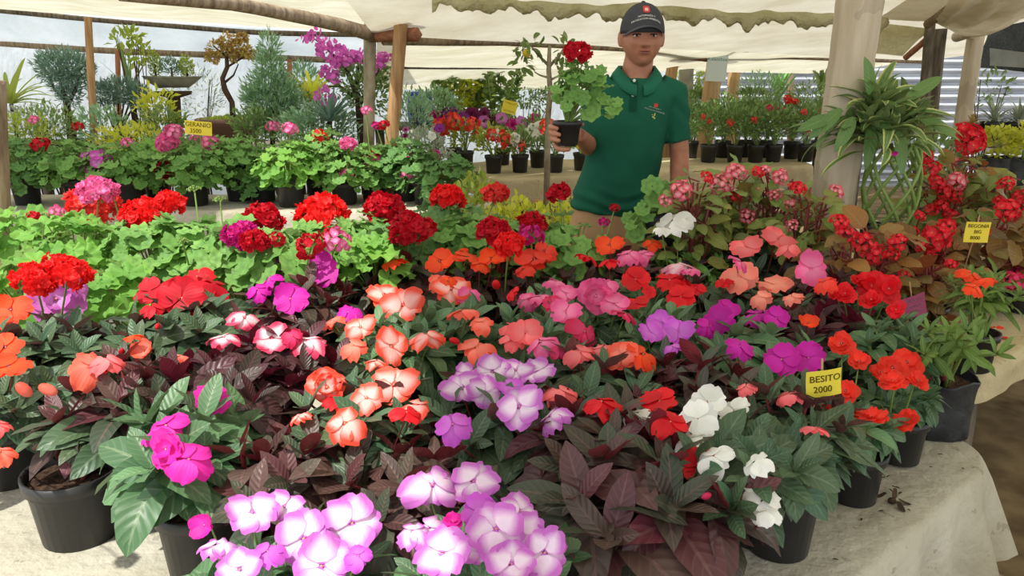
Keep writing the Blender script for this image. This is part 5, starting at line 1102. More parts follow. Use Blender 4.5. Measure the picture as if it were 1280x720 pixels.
BG('begonia with light pink clusters in front of the pentas table', 912, 2.62, 262, ZT, 'begleaf', .15, .24, 54, .075, [(920, 215, 26, 'begpink'), (902, 231, 26, 'begpink'), (919, 246, 14, 'begred'), (934, 270, 20, 'begpink')], potr=.07, poth=.3)
BG('green begonia with small red and white flowers left of the thick bamboo', 965, 2.6, 262, ZT, 'begleaf', .15, .26, 56, .07, [(948, 215, 16, 'begred'), (956, 212, 14, 'begpink'), (975, 221, 20, 'begpink'), (968, 243, 16, 'begpink'), (988, 256, 18, 'begpink'), (950, 236, 10, 'begpink')], potr=.07, poth=.3, seed=3)
BG('begonia with a pink bloom hanging in front of the thick bamboo', 1004, 2.45, 272, ZT, 'begleaf', .11, .2, 36, .075, [(997, 235, 20, 'begred'), (1045, 240, 20, 'begpink', 2.5), (990, 282, 14, 'begpink')], potr=.065, poth=.3)
BG('bronze-green begonia with red clusters before the foot of the lattice plant', 1078, 2.24, 322, ZT, 'begbronze', .15, .2, 50, .085, [(1050, 277, 20), (1056, 291, 24), (1080, 304, 28), (1091, 317, 26), (1122, 304, 22), (1116, 318, 16)], potr=.07, poth=.16)
BG('begonia with the round ruffled red head and dark leaves left of the BEGONIA card', 1165, 2.42, 322, Z4, 'begbronze', .15, .2, 50, .085, [(1171, 296, 34, 'begred'), (1183, 284, 20), (1152, 306, 16), (1190, 329, 14), (1163, 318, 14)])
BG('begonia with large brown-olive leaves around the yellow BEGONIA card', 1236, 2.5, 305, Z4, 'begbronze', .18, .22, 56, .095, [(1258, 262, 26), (1266, 268, 18), (1246, 324, 14), (1232, 288, 12)], seed=41)
BG('begonia with wine-tinted leaves cut by the right edge, behind a black pot', 1282, 2.55, 320, Z4, 'begbronze', .14, .2, 40, .085, [(1271, 335, 20, 'rose'), (1275, 347, 18, 'rose'), (1280, 300, 18)], seed=42)
BG('begonia full of small red clusters, behind and right of the variegated crown', 1186, 3.05, 250, Z4, 'begleaf', .17, .28, 60, .085, [(1163, 210, 22), (1171, 228, 20), (1182, 239, 20), (1193, 245, 18), (1177, 257, 18), (1196, 226, 24, 'begpink'), (1165, 262, 16), (1188, 268, 16), (1159, 195, 14)], seed=43)
BG('tall cane begonia lifting a large red cluster towards the shelves', 1216, 3.25, 236, Z4, 'begbronze', .14, .26, 40, .085, [(1213, 172, 34), (1205, 164, 22), (1221, 181, 20), (1208, 184, 20), (1190, 200, 14, 'begpink'), (1213, 233, 26, 'rose'), (1219, 246, 18)], seed=44)
BG('yellowish-green begonia with red flowers at the right edge below the grow bags', 1268, 2.95, 262, Z4, 'begleaf', .17, .26, 56, .09, [(1257, 230, 18), (1277, 247, 20), (1283, 262, 20), (1250, 250, 14)], seed=45)
BG('orange-leaved begonia between the lattice plant and the round ruffled head', 1135, 2.62, 320, Z4, 'begbronze', .13, .2, 44, .08, [(1140, 290, 16), (1128, 330, 14), (1150, 270, 14)], seed=46)
BG('low dark begonia behind the blank pink card', 1148, 2.2, 352, Z4, 'begbronze', .09, .14, 26, .09, [(1188, 330, 14), (1130, 345, 14)], seed=47, base=(1.27, 2.2, Z4), potr=.05, poth=.1)

# braided lucky bamboo with a variegated crown
Yl = 2.72; b = aty(1106, 292, Yl); zb = b[2]; base = np.array([b[0], Yl, Z4])
t = thing('lattice_plant', 'variegated strap-leaved plant on a woven lattice of green canes, right of the thick bamboo', 'potted plant', base)
bag_parts(t, .085, zb - Z4 + .03)
def Lp(px, py, dy=0.0): return aty(px, py, Yl + dy) - base
ncane = 12; zt_ = aty(1106, 185, Yl)[2] - Z4; z0_ = zb - Z4
for k in range(ncane):
    a0 = 2 * math.pi * k / ncane; sg = 1 if k % 2 else -1; f = np.linspace(0, 1, 16); rr = .062 + .03 * np.sin(f * math.pi * .9); aa = a0 + sg * f * 2.3
    P = np.stack([rr * np.cos(aa), rr * np.sin(aa), z0_ - .02 + (zt_ - z0_ + .04) * f], 1); cr = .0062 * (1 + .18 * (np.abs(((f * 5 + k * .3) % 1) - .5) < .07))
    mb = MB(); mb.tube(P, cr, 7); mb.build('cane', M['stemgrn'], t)
mb = MB()
for zz_ in (.03, .045, .06): a = np.linspace(0, 2 * math.pi, 40); mb.tube(np.stack([.074 * np.cos(a), .074 * np.sin(a), z0_ + zz_ + .0 * a], 1), .0016, 5)
mb.build('wire_ring', M['wire'], t)
mbv, mbd = MB(), MB(); r = np.random.default_rng(17)
tops = [Lp(x - 10, y - 14, dy) for x, y, dy in ((1092, 150, 0), (1106, 140, -.03), (1122, 150, 0), (1112, 165, .05), (1096, 170, -.05), (1130, 165, -.03), (1085, 165, .03), (1140, 160, .04), (1118, 178, -.06), (1070, 175, 0), (1102, 185, -.07), (1145, 178, -.02))]
for i, tp in enumerate(tops):
    c0 = np.array([.05 * math.cos(i), .05 * math.sin(i), zt_]); mbv.tube([c0, (c0 + tp) / 2 + r.normal(0, .008, 3), tp], .006, 6, 1)
    n = 14; a = np.arange(n) * 2.4 + i; e = np.linspace(1.25, -.1, n) + r.normal(0, .1, n)
    out = nrm((tp - [0, 0, zt_]) * [1, 1, .3] + [0, 0, .02]); D = nrm(np.stack([np.cos(a) * np.cos(e), np.sin(a) * np.cos(e), np.sin(e)], 1) + out * .35)
    LL = .20 * r.uniform(.75, 1.2, n) * np.linspace(.65, 1.15, n)
    leaves(mbv if i % 3 else mbd, tp - np.outer(np.linspace(0, .05, n), [0, 0, 1]), D, np.tile([0, 0, 1.], (n, 1)) + r.normal(0, .2, (n, 3)), LL, .036 * r.uniform(.8, 1.3, n), .85 * r.uniform(.6, 1.5, n), .3, .5, .75, 9, 4, 0, .03, 0, r)
mbv.build('variegated_leaves', [M['varieg'], M['stemgrn']], t); mbd.build('plain_leaves', [M['draca'], M['stemgrn']], t)
mb = MB(); n = 9; q = [Lp(x - 8, y - 4, -.08) for x, y in ((1060, 140), (1075, 150), (1098, 155), (1112, 150), (1048, 150), (1130, 168), (1155, 150), (1140, 128), (1095, 122))]
D = nrm(np.array([[-.8, -.2, -.7], [-.5, -.3, -.9], [-.1, -.3, -1], [0.0, -.4, -.9], [-.9, -.2, -.3], [.1, -.4, -1], [.9, -.2, -.4], [.8, .1, .5], [-.3, -.3, .9]]))
leaves(mb, np.array(q), D, np.tile([0, -.8, .5], (n, 1)), .15 * r.uniform(.8, 1.2, n), .045, .35, .15, .6, .8, 9, 4, 0, .02, 0, r); mb.build('broad_leaves', M['draca'], t)
for x, y in ((1107, 188), (1117, 191)): put_flower(t, base, aty(x, y, Yl - .12), (0, -.6, -.4), .012, 'cup', 'hotpink')

# shelves at the right
def strap_pot(label, px, Y, zt, zc_, n, L, wid, leafm, seed, name='striped_plant', pr=.075, ph=.12, group='striped plants on the upper shelf', droop=.8, bag=False, fl=()):
    b = aty(px, 180, Y); b = np.array([b[0], Y, zt]); t = thing(name, label, 'potted plant', b, group)
    (bag_parts if bag else pot_parts)(t, pr, ph)
    mb = MB(); r = np.random.default_rng(seed); a = r.uniform(0, 6.3, n); e = r.uniform(.2, 1.4, n); D = np.stack([np.cos(a) * np.cos(e), np.sin(a) * np.cos(e), np.sin(e)], 1)
    leaves(mb, np.tile([0, 0, ph - .02], (n, 1)) + D * .01, D, np.tile([0, 0, 1.], (n, 1)), L * r.uniform(.6, 1.1, n), wid, droop * r.uniform(.5, 1.4, n), .3, .3, .6, 7, 2, 0, 0, 0, r)
    mb.build('foliage', M[leafm], t); return t
sY = YS1 + .1
strap_pot('grey-striped spider plant in the first black pot of the upper shelf', 1238, sY + .02, ZS1, 0, 44, .2, .018, 'grey', 2, pr=.085)
strap_pot('grey-striped spider plant in the second black pot of the upper shelf, at the edge', 1268, sY - .05, ZS1, 0, 44, .2, .018, 'grey', 3, pr=.085)
strap_pot('small tan spiky plant in a dark pot, left end of the upper shelf', 1212, sY + .04, ZS1, 0, 40, .1, .012, 'autumn', 4, name='spiky_plant', pr=.05, ph=.1, group=None, droop=.4)
leafy('leafy_shrub', 'thin green sapling above the striped plants, before the zinc wall', 1238, 108, 6.5, (.2, .1, .16), 'small', .07, .35, 90, cat='shrub', seed=81)
Yb2 = YS2 + .1
for px, l, k in ((1240, 'black grow bag of trailing grey-green seedlings with a yellow plant rising from it', 0), (1272, 'black grow bag with a bright yellow-green plant at the right edge', 1)):
    b = aty(px, 232, Yb2 - k * .06); b = np.array([b[0], Yb2 - k * .06, ZS2]); t = thing('bagged_plant', l, 'potted plant', b, 'grow bags on the lower shelf'); bag_parts(t, .105 if k == 0 else .09, .16)
    mb = MB(); ball_leaves(mb, (0, 0, .26), (.11, .1, .07), 260, .04, .55, 90 + k, -.6, .3); 
    if k == 0: ball_leaves(mb, (.02, -.04, .17), (.09, .06, .03), 90, .04, .6, 93, -.2, .3)
    mb.tube([(0, 0, .13), (0, 0, .26)], .008, 6, 1); mb.build('foliage', [M['yellow'], M['stemgrn']], t)
leafy('leafy_shrub', 'low green leafy plants seen between the begonias and the lower shelf', 1170, 192, 4.6, (.25, .2, .12), 'small', .07, .4, 300, cat='shrub', seed=82)
# dark pot at the right edge of the begonia table
b = onz(1276, 388, Z4); t = thing('potted_begonia', 'empty-looking black pot with a few red leaves at the right edge of the begonia table', 'potted flower', b, 'begonias'); pot_parts(t, .07, .13)
mb = MB(); r = np.random.default_rng(3); d = polar(r, 14, 0, 1); leaves(mb, d * .05 + [0, 0, .14], d, np.tile([0, 0, 1.], (14, 1)), .07, .04, .4, .2, .5, .8, 6, 4, 0, .03, 0, r); mb.build('foliage', M['begbronze'], t)
put_flower(t, b, onz(1268, 352, Z4 + .2), (0, -1, .6), .03, 'beg', 'rose', 'flower_cluster')

# ================================================================ cards on sticks
def text_mesh(s, size, mat, extr=.0004, spacing=1.0):
    cu = bpy.data.curves.new('lettering', 'FONT'); cu.body = s; cu.size = size; cu.align_x = 'CENTER'; cu.align_y = 'CENTER'; cu.extrude = extr; cu.space_character = spacing; cu.resolution_u = 3
    o = bpy.data.objects.new('lettering', cu); COL.objects.link(o); dg = bpy.context.evaluated_depsgraph_get(); me = bpy.data.meshes.new_from_object(o.evaluated_get(dg))
    bpy.data.objects.remove(o); bpy.data.curves.remove(cu); me.materials.clear(); me.materials.append(mat); return me
def card(label, px, py, Y, w_, h_, mat, lines, tilt=0.0, yaw=0.0, stick=(0, .1, -.12), ink='ink', bend=.004, scrib=0, stick_up=.02, pitch=0.0, name='plant_label', cat='price card'):
    c = aty(px, py, Y); t = thing(name, label, cat, c); Rm = Rz(yaw) @ np.array([[1, 0, 0], [0, 0, -1], [0, 1, 0.0]])   # card x right, card y up, card z towards the camera
    ct, st = math.cos(tilt), math.sin(tilt); Rm = Rm @ np.array([[ct, -st, 0], [st, ct, 0], [0, 0, 1.]])
    n = 9; u, v = np.meshgrid(np.linspace(-.5, .5, n), np.linspace(-.5, .5, n), indexing='ij')
    zf_ = lambda x, y: bend * np.sin(x / w_ * 3 + 1) + bend * (y / h_) ** 2 * 2
    X, Yc = u * w_, v * h_; front = np.stack([X, Yc, zf_(X, Yc) + .0005], -1); back = np.stack([X, Yc, zf_(X, Yc) - .0005], -1)
    mb = MB(); mb.grid(front @ Rm.T); mb.grid(back[::-1] @ Rm.T)
    e = np.concatenate([front[0], front[:, -1], front[-1][::-1], front[::-1, 0]]); e2 = np.concatenate([back[0], back[:, -1], back[-1][::-1], back[::-1, 0]]); mb.grid(np.stack([e, e2]) @ Rm.T)
    mb.build('card', M[mat], t)
    for (s, x, y, size) in lines:
        me = text_mesh(s, size, M[ink])
        co = np.empty(len(me.vertices) * 3, np.float32); me.vertices.foreach_get('co', co); co = co.reshape(-1, 3); q = co[:, :2] + [x, y]
        P = np.c_[q, zf_(q[:, 0], q[:, 1]) + .0012 + co[:, 2]] @ Rm.T; me.vertices.foreach_set('co', P.astype(np.float32).ravel()); me.update(); link('lettering', me, t)
    if scrib:
        mb = MB(); r = np.random.default_rng(int(px))
        for k in range(scrib):
            y = h_ * (.3 - .6 * k / max(1, scrib - 1)) if scrib > 1 else 0; x = np.linspace(-.36, .36, 40) * w_; yy = y + h_ * .07 * np.sin(x / w_ * 60 + r.uniform(0, 6)) * np.sign(np.sin(x / w_ * 17))
            mb.tube(np.stack([x, yy, zf_(x, yy) + .001], 1) @ Rm.T, .0004 if w_ < .1 else .0007, 4)
        mb.build('lettering', M[ink], t)
    if stick is not None:
        mb = MB(); up = Rm @ np.array([0, h_ * .5 + stick_up, -.003]); mb.tube([up, Rm @ np.array([0, 0, -.004]), np.array(stick, float)], [.0018, .0022, .0022], 6); mb.build('stick', M['plank'], t)
    return t
pB = onz(1029, 478, .90)
card('yellow card reading BESITO 2000 on a wooden pick between the violet and the coral-red impatiens', 1029, 478, pB[1] - .12, .066, .052, 'cardyellow', [('BESITO', .002, .009, .0185), ('2000', -.003, -.012, .0175)], .12, .15, (-.02, .03, -.15), scrib=0)
card('yellow card reading BEGONIA BIG 8000 among the large brown-olive begonia leaves', 1221, 290, 2.30, .078, .064, 'cardyellow', [('BEGONIA', 0, .019, .0155), ('BIG', 0, .001, .0155), ('8000', -.005, -.018, .0155)], -.03, .1, (0, .05, -.2))
card('yellow card reading GERANIO 3500 in front of the brown bonsai bowl', 248, 160, 4.7, .165, .082, 'cardyellow', [('GERANIO', 0, .018, .036), ('3500', -.016, -.019, .036)], -.08, 0, (0, .05, -.3))
card('small yellow card behind the petunias, below the round-leaved plants', 637, 134, 6.7, .125, .11, 'cardyellow', [], -.25, 0, (0, .05, -.2), scrib=2)
card('plum-pink card with faint handwriting hanging from a pick by the ruffled red impatiens', 1142, 382, 1.98, .068, .062, 'cardpink', [], .3, .2, (-.01, .04, -.2), 'inkgrey', scrib=3, stick_up=.04)
card('pale laminated name card tied to the golden bamboo post', 896, 84, 7.78, .20, .27, 'cardwhite', [('Kalanchoe', 0, .075, .046)], -.05, 0, None, 'inkgreen', .006, name='post_label', cat='sign')

# fallen bits on the cloths
mb = MB(); petal_disc(mb, 6, .014, 1.0, .9, .1, .4, 5); mb.ball((0, 0, .004), (.009, .009, .007), 10, 8); o = mb.build('dried_flower', M['trunk']); o.location = onz(1115, 628, ZT + .003); tag(o, 'shrivelled dark flower head lying on the white cloth beside the small black pot', 'dried flower')
for k, (px, py) in enumerate(((1098, 640), (1076, 652), (1138, 640), (1166, 585), (1148, 578), (1110, 612), (1040, 700), (1000, 690), (1205, 588), (1180, 570), (1128, 616))):
    mb = MB(); r = np.random.default_rng(k); leaves(mb, [(0, 0, .002)], [(math.cos(k), math.sin(k), 0)], [(0, 0, 1)], r.uniform(.008, .018), .005, .5, .4, nu=3, nv=2); o = mb.build('dry_leaf', M['trunk']); o.location = onz(px, py, ZT + .002)
    tag(o, 'tiny dry leaf crumb on the white cloth, ' + ('just left of the shrivelled flower head', 'touching the small pot nearest the edge', 'just right of the shrivelled flower head', 'below the right side of the grow bag', 'in front of the grow bag', 'beside the second small pot', 'nearest the bottom edge of the picture', 'right of the pot with white impatiens', 'on the far rounded corner', 'between the grow bag and the cloth corner', 'midway between two small pots and edge')[k], 'debris', 'dry crumbs on the white cloth')
mb = MB(); petal_disc(mb, 3, .02, 1.2, .3, .1, .3, 3); o = mb.build('fallen_petals', M['pet_scarlet']); o.name = 'fallen_flower'; o.location = onz(1247, 423, Z4 + .004); tag(o, 'fallen red flower lying on the bare cloth of the begonia table', 'fallen flower')
# ================================================================ the person
YP = 3.05
def Pp(px, py, dy=0.0): return aty(px, py, YP + dy)
skin = None
def mat_skin():
    T = NT('skin'); nz = T.noise(T.obj(), 18.0, 3.0); col = T.ramp(nz, [(.35, lin('b67e62')), (.7, lin('a66b52'))])
    d = T.pbr(col, .5, .4); pb = [n for n in T.t.nodes if n.type == 'BSDF_PRINCIPLED'][0]; pb.inputs['Subsurface Weight'].default_value = .12; pb.inputs['Subsurface Radius'].default_value = (.01, .004, .002); return T.m
M['skin'] = mat_skin()
M['lip'] = mat_plain('lips', '9c5a4c', .5); M['hair'] = mat_plain('dark hair', '2a2220', .8, .2, 0, 60, .4, .4)
M['white_eye'] = mat_plain('eye white', 'd0c4ba', .3); M['iris'] = mat_plain('dark iris', '1c120e', .2)
M['shirt'] = mat_plain('dark green pique', '1c6049', .85, .2, 0, 5, .12, .1, '165240'); M['shirtdark'] = mat_plain('darker green knit', '0f4634', .85, .2)
M['collar'] = mat_plain('ribbed green collar', '236b52', .8, .2); M['khaki'] = mat_plain('khaki cotton', 'c09a72', .9, .15, 0, 7, .12, .15); M['capgrey'] = mat_plain('charcoal cap cloth', '4a4a4e', .9, .15, 0, 40, .12, .1); M['capbrim'] = mat_plain('charcoal brim cloth', '55565a', .85, .15)
M['logored'] = mat_plain('red embroidery', 'c8403c', .8); M['logopale'] = mat_plain('pale pink embroidery', 'f0b8ac', .8); M['thread'] = mat_plain('white embroidery', 'e4e4dc', .8); M['threadyel'] = mat_plain('yellow embroidery', 'c8c858', .8)
M['button'] = mat_plain('pearl button', 'e8ecdf', .3); M['shoe'] = mat_plain('brown leather', '4a3426', .5)

def remesh(mb, name, mats, voxel, smooth_it=4, parent=None, origin=(0, 0, 0), noise_fn=None):
    me = mb.mesh(name + '_src', mats); o = bpy.data.objects.new('tmp', me); COL.objects.link(o)
    md = o.modifiers.new('r', 'REMESH'); md.mode = 'VOXEL'; md.voxel_size = voxel; md.use_smooth_shade = True
    if smooth_it: s_ = o.modifiers.new('s', 'SMOOTH'); s_.iterations = smooth_it; s_.factor = .5
    dg = bpy.context.evaluated_depsgraph_get(); m2 = bpy.data.meshes.new_from_object(o.evaluated_get(dg)); bpy.data.objects.remove(o)
    co = np.empty(len(m2.vertices) * 3, np.float32); m2.vertices.foreach_get('co', co); co = co.reshape(-1, 3).astype(float)
    if noise_fn is not None:
        nn = np.empty(len(m2.vertices) * 3, np.float32); m2.vertices.foreach_get('normal', nn); co = co + nn.reshape(-1, 3) * noise_fn(co)[:, None]
    co -= np.asarray(origin); m2.vertices.foreach_set('co', co.astype(np.float32).ravel()); m2.materials.clear()
    for m in (mats if isinstance(mats, list) else [mats]): m2.materials.append(m)
    m2.polygons.foreach_set('use_smooth', np.ones(len(m2.polygons), bool)); m2.update(); return link(name, m2, parent)

org = np.array([Pp(765, 290)[0], YP, 0.0])
person = thing('person', 'person in green polo shirt and dark cap holding up a potted red geranium', 'person', org)
HC = Pp(802, 46); HC = np.array([HC[0], YP - .01, 1.628])
# head
nA, nB = 90, 110
ph = np.linspace(.001, math.pi - .001, nA)[::-1]; th = np.linspace(0, 2 * math.pi, nB, endpoint=False)
dz = np.cos(ph)[:, None] + th * 0; dx = np.sin(ph)[:, None] * np.sin(th); dyf = np.sin(ph)[:, None] * np.cos(th)     # dyf: towards the camera
low = np.clip(-dz, 0, 1)
x = dx * .077 * (1 - .20 * low ** 2.0) * (1 + .03 * np.exp(-((dz + .1) / .3) ** 2)); z = dz * .113; y = np.where(dyf > 0, dyf * .088 * (1 + .06 * low), dyf * .102 * (1 - .38 * low))
g = lambda a, c, s: np.exp(-((a - c) / s) ** 2)
fr_ = np.clip(dyf * 2.2, 0, 1); ax = np.abs(x)
ramp_ = np.clip((.012 - z) / .042, 0, 1) * (z > -.036) + (z <= -.036) * np.clip((z + .046) / .010, 0, 1)
y = y + fr_ * (.024 * g(x, 0, .0095 + .006 * ramp_) * ramp_ + .006 * g(ax, .013, .006) * g(z, -.031, .007) + .004 * g(x, 0, .008) * g(z, .012, .015)
   - .011 * g(ax, .031, .014) * g(z, .001, .010) + .006 * g(z, .020, .009) * g(ax, .028, .022) + .004 * g(ax, .044, .014) * g(z, -.026, .016)
   + .007 * g(x, 0, .024) * g(z, -.057, .011) - .003 * g(z, -.0725, .005) * g(x, 0, .02) + .009 * g(x, 0, .022) * g(z, -.094, .014) - .003 * g(ax, .033, .008) * g(z, -.052, .014))
HX = x + HC[0]; HY = -y + HC[1]; HZ = z + HC[2]
def face_y(xx, zz):       # depth of the face surface at an offset from the head centre
    d = (x - xx) ** 2 + (z - zz) ** 2 + (dyf < .1) * 9; i = np.unravel_index(np.argmin(d), d.shape); return HC[1] - y[i]
mb = MB(); mb.grid(np.stack([HX, HY, HZ], -1), close_v=True)
for s in (-1, 1):         # ears
    e = HC + np.array([s * .076, .012, -.008]); mb.ball(e + [s * .004, 0, 0], (.009, .018, .031), 14, 10, R=Rz(-s * .35)); mb.ball(e + [s * .004, .006, .012], (.007, .013, .015), 12, 8, R=Rz(-s * .5)); mb.ball(e + [0, -.004, -.022], (.006, .008, .009), 10, 8)
NB = Pp(797, 90); NB = np.array([NB[0], YP + .03, 1.46])
mb.tube([HC + [0, .035, -.035], HC + [-.003, .032, -.085], NB + [0, 0, .03], NB + [0, 0, -.04]], [.052, .056, .060, .075], 24)
mb.tube([NB + [0, 0, -.02], (Pp(784, 155)[0], YP + .02, 1.3), (Pp(775, 215)[0], YP + .02, 1.1), (Pp(762, 268)[0], YP + .02, .95)], [.09, .095, .09, .10], 24)
SL, SR = np.array([Pp(749, 108)[0], YP + .02, 1.425]), np.array([Pp(843, 108)[0], YP + .02, 1.425])
mb.tube([SL + [.03, 0, -.03], (SL + SR) / 2 + [0, 0, -.02], SR + [-.03, 0, -.03]], [.035, .06, .035], 16)
# arm on the viewer's right, hanging
ER = np.array([Pp(850, 196)[0], YP + .01, 1.185]); WR = np.array([Pp(840, 244)[0], YP - .09, 1.005])
mb.tube([SR + [-.01, 0, -.02], SR * .4 + ER * .6, ER], [.04, .043, .037], 18); mb.tube([ER, ER * .7 + WR * .3 + [.003, 0, 0], ER * .3 + WR * .7, WR], [.037, .038, .029, .024], 18)
HR = WR + nrm(WR - ER) * .05 + [-.004, -.01, 0]
mb.ball(HR, (.018, .036, .046), 16, 12, R=frame(nrm(WR - ER)) @ Rz(0) if False else Rz(.2))
for k in range(4):
    o_ = HR + np.array([-.002, -.026 + .018 * k, -.035]); L_ = (.072, .08, .074, .06)[k]; a = .35 + .1 * k
    mb.tube([o_ + [0, 0, .02], o_ + [-.004, 0, -L_ * .38], o_ + [-.016, -.002, -L_ * .72], o_ + [-.034, -.002, -L_ * .9]], [.0095, .009, .008, .0065], 10)
mb.tube([HR + [-.005, -.025, .02], HR + [-.012, -.045, -.008], HR + [-.02, -.05, -.035]], [.011, .0095, .0075], 10)
# raised arm and the hand round the pot
PC = aty(709, 165, 2.74); PZ1, PZ0 = aty(709, 151, 2.74)[2], aty(709, 182, 2.74)[2]; PR1, PR0 = .052, .038
EL = np.array([Pp(737, 180)[0], YP - .01, 1.215])
pr = lambda z: PR0 + (PR1 - PR0) * (z - PZ0) / (PZ1 - PZ0)
def around(deg, z, off): a = rad(deg); q = pr(z) + off; return np.array([PC[0] + q * math.cos(a), PC[1] + q * math.sin(a), z])
zm = (PZ0 + PZ1) / 2
WL = around(62, zm - .012, .062)
mb.tube([SL + [.01, 0, -.02], SL * .45 + EL * .55 + [-.004, -.005, 0], EL], [.04, .041, .036], 18); mb.tube([EL, EL * .6 + WL * .4, WL], [.037, .034, .025], 18)
mb.tube([WL, around(88, zm - .006, .034), around(118, zm, .022), around(140, zm, .017)], [.024, .027, .030, .024], 16)
for k, (z_, ln, tz) in enumerate(((PZ1 - .022, 232, 0), (PZ1 - .043, 240, 0), (PZ1 - .064, 236, -.001))):
    P_ = [around(118, z_ - .002, .014), around(145, z_, .0125), around(172, z_ + .001, .011), around(200, z_ + .001, .0105), around(ln, z_ - .002, .0088)]
    mb.tube(P_, [.0105, .0104, .0100, .0095, .0074], 12)
P_ = [around(118, PZ0 + .012, .014), around(150, PZ0 - .002, .008), np.array([PC[0] - .030, PC[1] - .012, PZ0 - .0105]), np.array([PC[0] - .008, PC[1] - .022, PZ0 - .0115]), np.array([PC[0] + .010, PC[1] - .02, PZ0 - .011])]
mb.tube(P_, [.0105, .0105, .0105, .0095, .008], 12)
mb.tube([around(95, zm + .0, .03), around(72, zm + .016, .017), around(45, zm + .026, .0125), around(18, zm + .03, .010)], [.014, .0125, .0105, .008], 12)
# legs inside the trousers
for s in (-1, 1):
    h = np.array([Pp(762, 268)[0] + s * .075, YP + .02, .93]); mb.tube([h, h + [s * .02, .0, -.42], h + [s * .03, .02, -.80], h + [s * .03, -.0, -.87]], [.075, .055, .04, .04], 14)
body = remesh(mb, 'body', [M['skin']], .0036, 2, person, org)
# eyes, brows, mouth
for s in (-1, 1):
    ex = s * .031; fy = face_y(ex, .001); c = np.array([HC[0] + ex, fy + .004, HC[2] + .000]) - org
    mb = MB(); mb.ball(c, (.0135, .0085, .0048), 16, 10, R=Rz(0)); mb.ball(c + [.0, -.0055, .0], (.0058, .0045, .0048), 12, 8, 1); mb.build('eye', [M['white_eye'], M['iris']], person)
    mb = MB(); xs = np.linspace(-.016, .015, 9); mb.tube([[HC[0] + ex + a * 1, face_y(ex + a, .0065) + .001, HC[2] + .0062 - 14 * a * a] - org for a in xs], [.0014] + [.0028] * 7 + [.0012], 6); mb.build('eyelid', M['hair'], person)
    mb = MB(); xs = np.linspace(-.019, .018, 9); mb.tube([[HC[0] + ex + a, face_y(ex + a, .0175) - .0002, HC[2] + .0175 - 9 * a * a + .05 * s * a * 0] - org for a in xs], [.0016, .0036, .0042, .0044, .0044, .0042, .0036, .0028, .0012], 6); mb.build('eyebrow', M['hair'], person)
for zz_, nm, rr, mm in ((-.0535, 'upper_lip', .0026, 'lip'), (-.0612, 'lower_lip', .0034, 'lip'), (-.0572, 'mouth_line', .0011, 'hair')):
    mb = MB(); xs = np.linspace(-.024, .024, 13); mb.tube([[HC[0] + a, face_y(a, zz_) + .0004 - (0.0014 if nm == 'mouth_line' else 0), HC[2] + zz_ + (.0012 * math.cos(a * 260) if nm == 'upper_lip' else 0) + 2.5 * a * a] - org for a in xs], rr * np.sin(np.linspace(.15, math.pi - .15, 13)) ** .5, 7); mb.build(nm, M[mm], person)
# short hair at the sides
mb = MB(); 
for s in (-1, 1): mb.ball(HC + [s * .066, .03, .012] - org, (.013, .045, .03), 14, 10)
mb.ball(HC + [0, .078, -.01] - org, (.058, .03, .045), 18, 12); o = mb.build('hair', M['hair'], person)
# cap
CC = HC + [0, .004, .030]; CR = np.array([.084, .104, .093])
mb = MB(); th2 = np.linspace(0, 2 * math.pi, 72, endpoint=False); R_ = []
for k in range(16):
    e = k / 15 * math.pi / 2; seam = 1 - .012 * np.abs(np.cos(th2 * 3)) ** 12 * math.cos(e)
    zb = -.020 * (1 - k / 15) * (1 + 0 * th2)
    R_.append(np.stack([CC[0] + CR[0] * np.cos(th2) * math.cos(e) ** .82 * seam, CC[1] + CR[1] * np.sin(th2) * math.cos(e) ** .82 * seam, CC[2] + CR[2] * math.sin(e) ** .92 + zb], -1))
R_.insert(0, R_[0] * [1, 1, 1] + 0); R_[0] = (R_[1] - CC) * [.95, .95, 1] + CC + [0, 0, .006]
mb.grid(np.stack(R_) - org, close_v=True); cap = mb.build('cap', M['capgrey'], person)
mb = MB(); mb.ball(CC + [0, 0, CR[2]] - org, (.008, .008, .005), 10, 8); mb.build('cap_button', M['capgrey'], cap)
u, v = np.meshgrid(np.linspace(-1, 1, 25), np.linspace(0, 1, 9), indexing='ij')
bx = u * .079; by0 = CR[1] * np.sqrt(np.clip(1 - (bx / (CR[0] * 1.01)) ** 2, 0, 1)); fw = .060 * (1 - np.abs(u) ** 2.3)
By = -(by0 * .96 + fw * v); Bz = .006 - .034 * np.abs(u) ** 2.0 - .006 * v * (1 - u * u * .5)
for_ = lambda dz_: np.stack([CC[0] + bx, CC[1] + By, CC[2] + Bz + dz_], -1) - org
mb = MB(); mb.grid(for_(.0)); mb.grid(for_(-.003)[::-1]); mb.grid(np.stack([for_(0)[:, -1], for_(-.003)[:, -1]])); mb.build('cap_brim', M['capbrim'], cap)
def on_cap(me, dz_, arch=0.0, lift=.0012):
    co = np.empty(len(me.vertices) * 3, np.float32); me.vertices.foreach_get('co', co); co = co.reshape(-1, 3).astype(float)
    X = co[:, 0]; Z = dz_ + co[:, 1] - arch * X ** 2; ez = np.arcsin(np.clip((np.clip(Z + .006, 0, 1) / CR[2]), 0, .98) ** (1 / .92)); yy = CR[1] * np.sqrt(np.clip(np.cos(ez) ** 1.64 - (X / CR[0]) ** 2, .02, 1))
    P = np.stack([CC[0] + X, CC[1] - yy - lift - co[:, 2], CC[2] + Z], 1) - org; me.vertices.foreach_set('co', P.astype(np.float32).ravel()); me.update(); return me
link('cap_lettering', on_cap(text_mesh('NATURALEZA Y', .0088, M['thread']), .040, 5), cap)
link('cap_lettering', on_cap(text_mesh('PRODUCCION AMBIENTAL', .0088, M['thread']), .029, 5), cap)
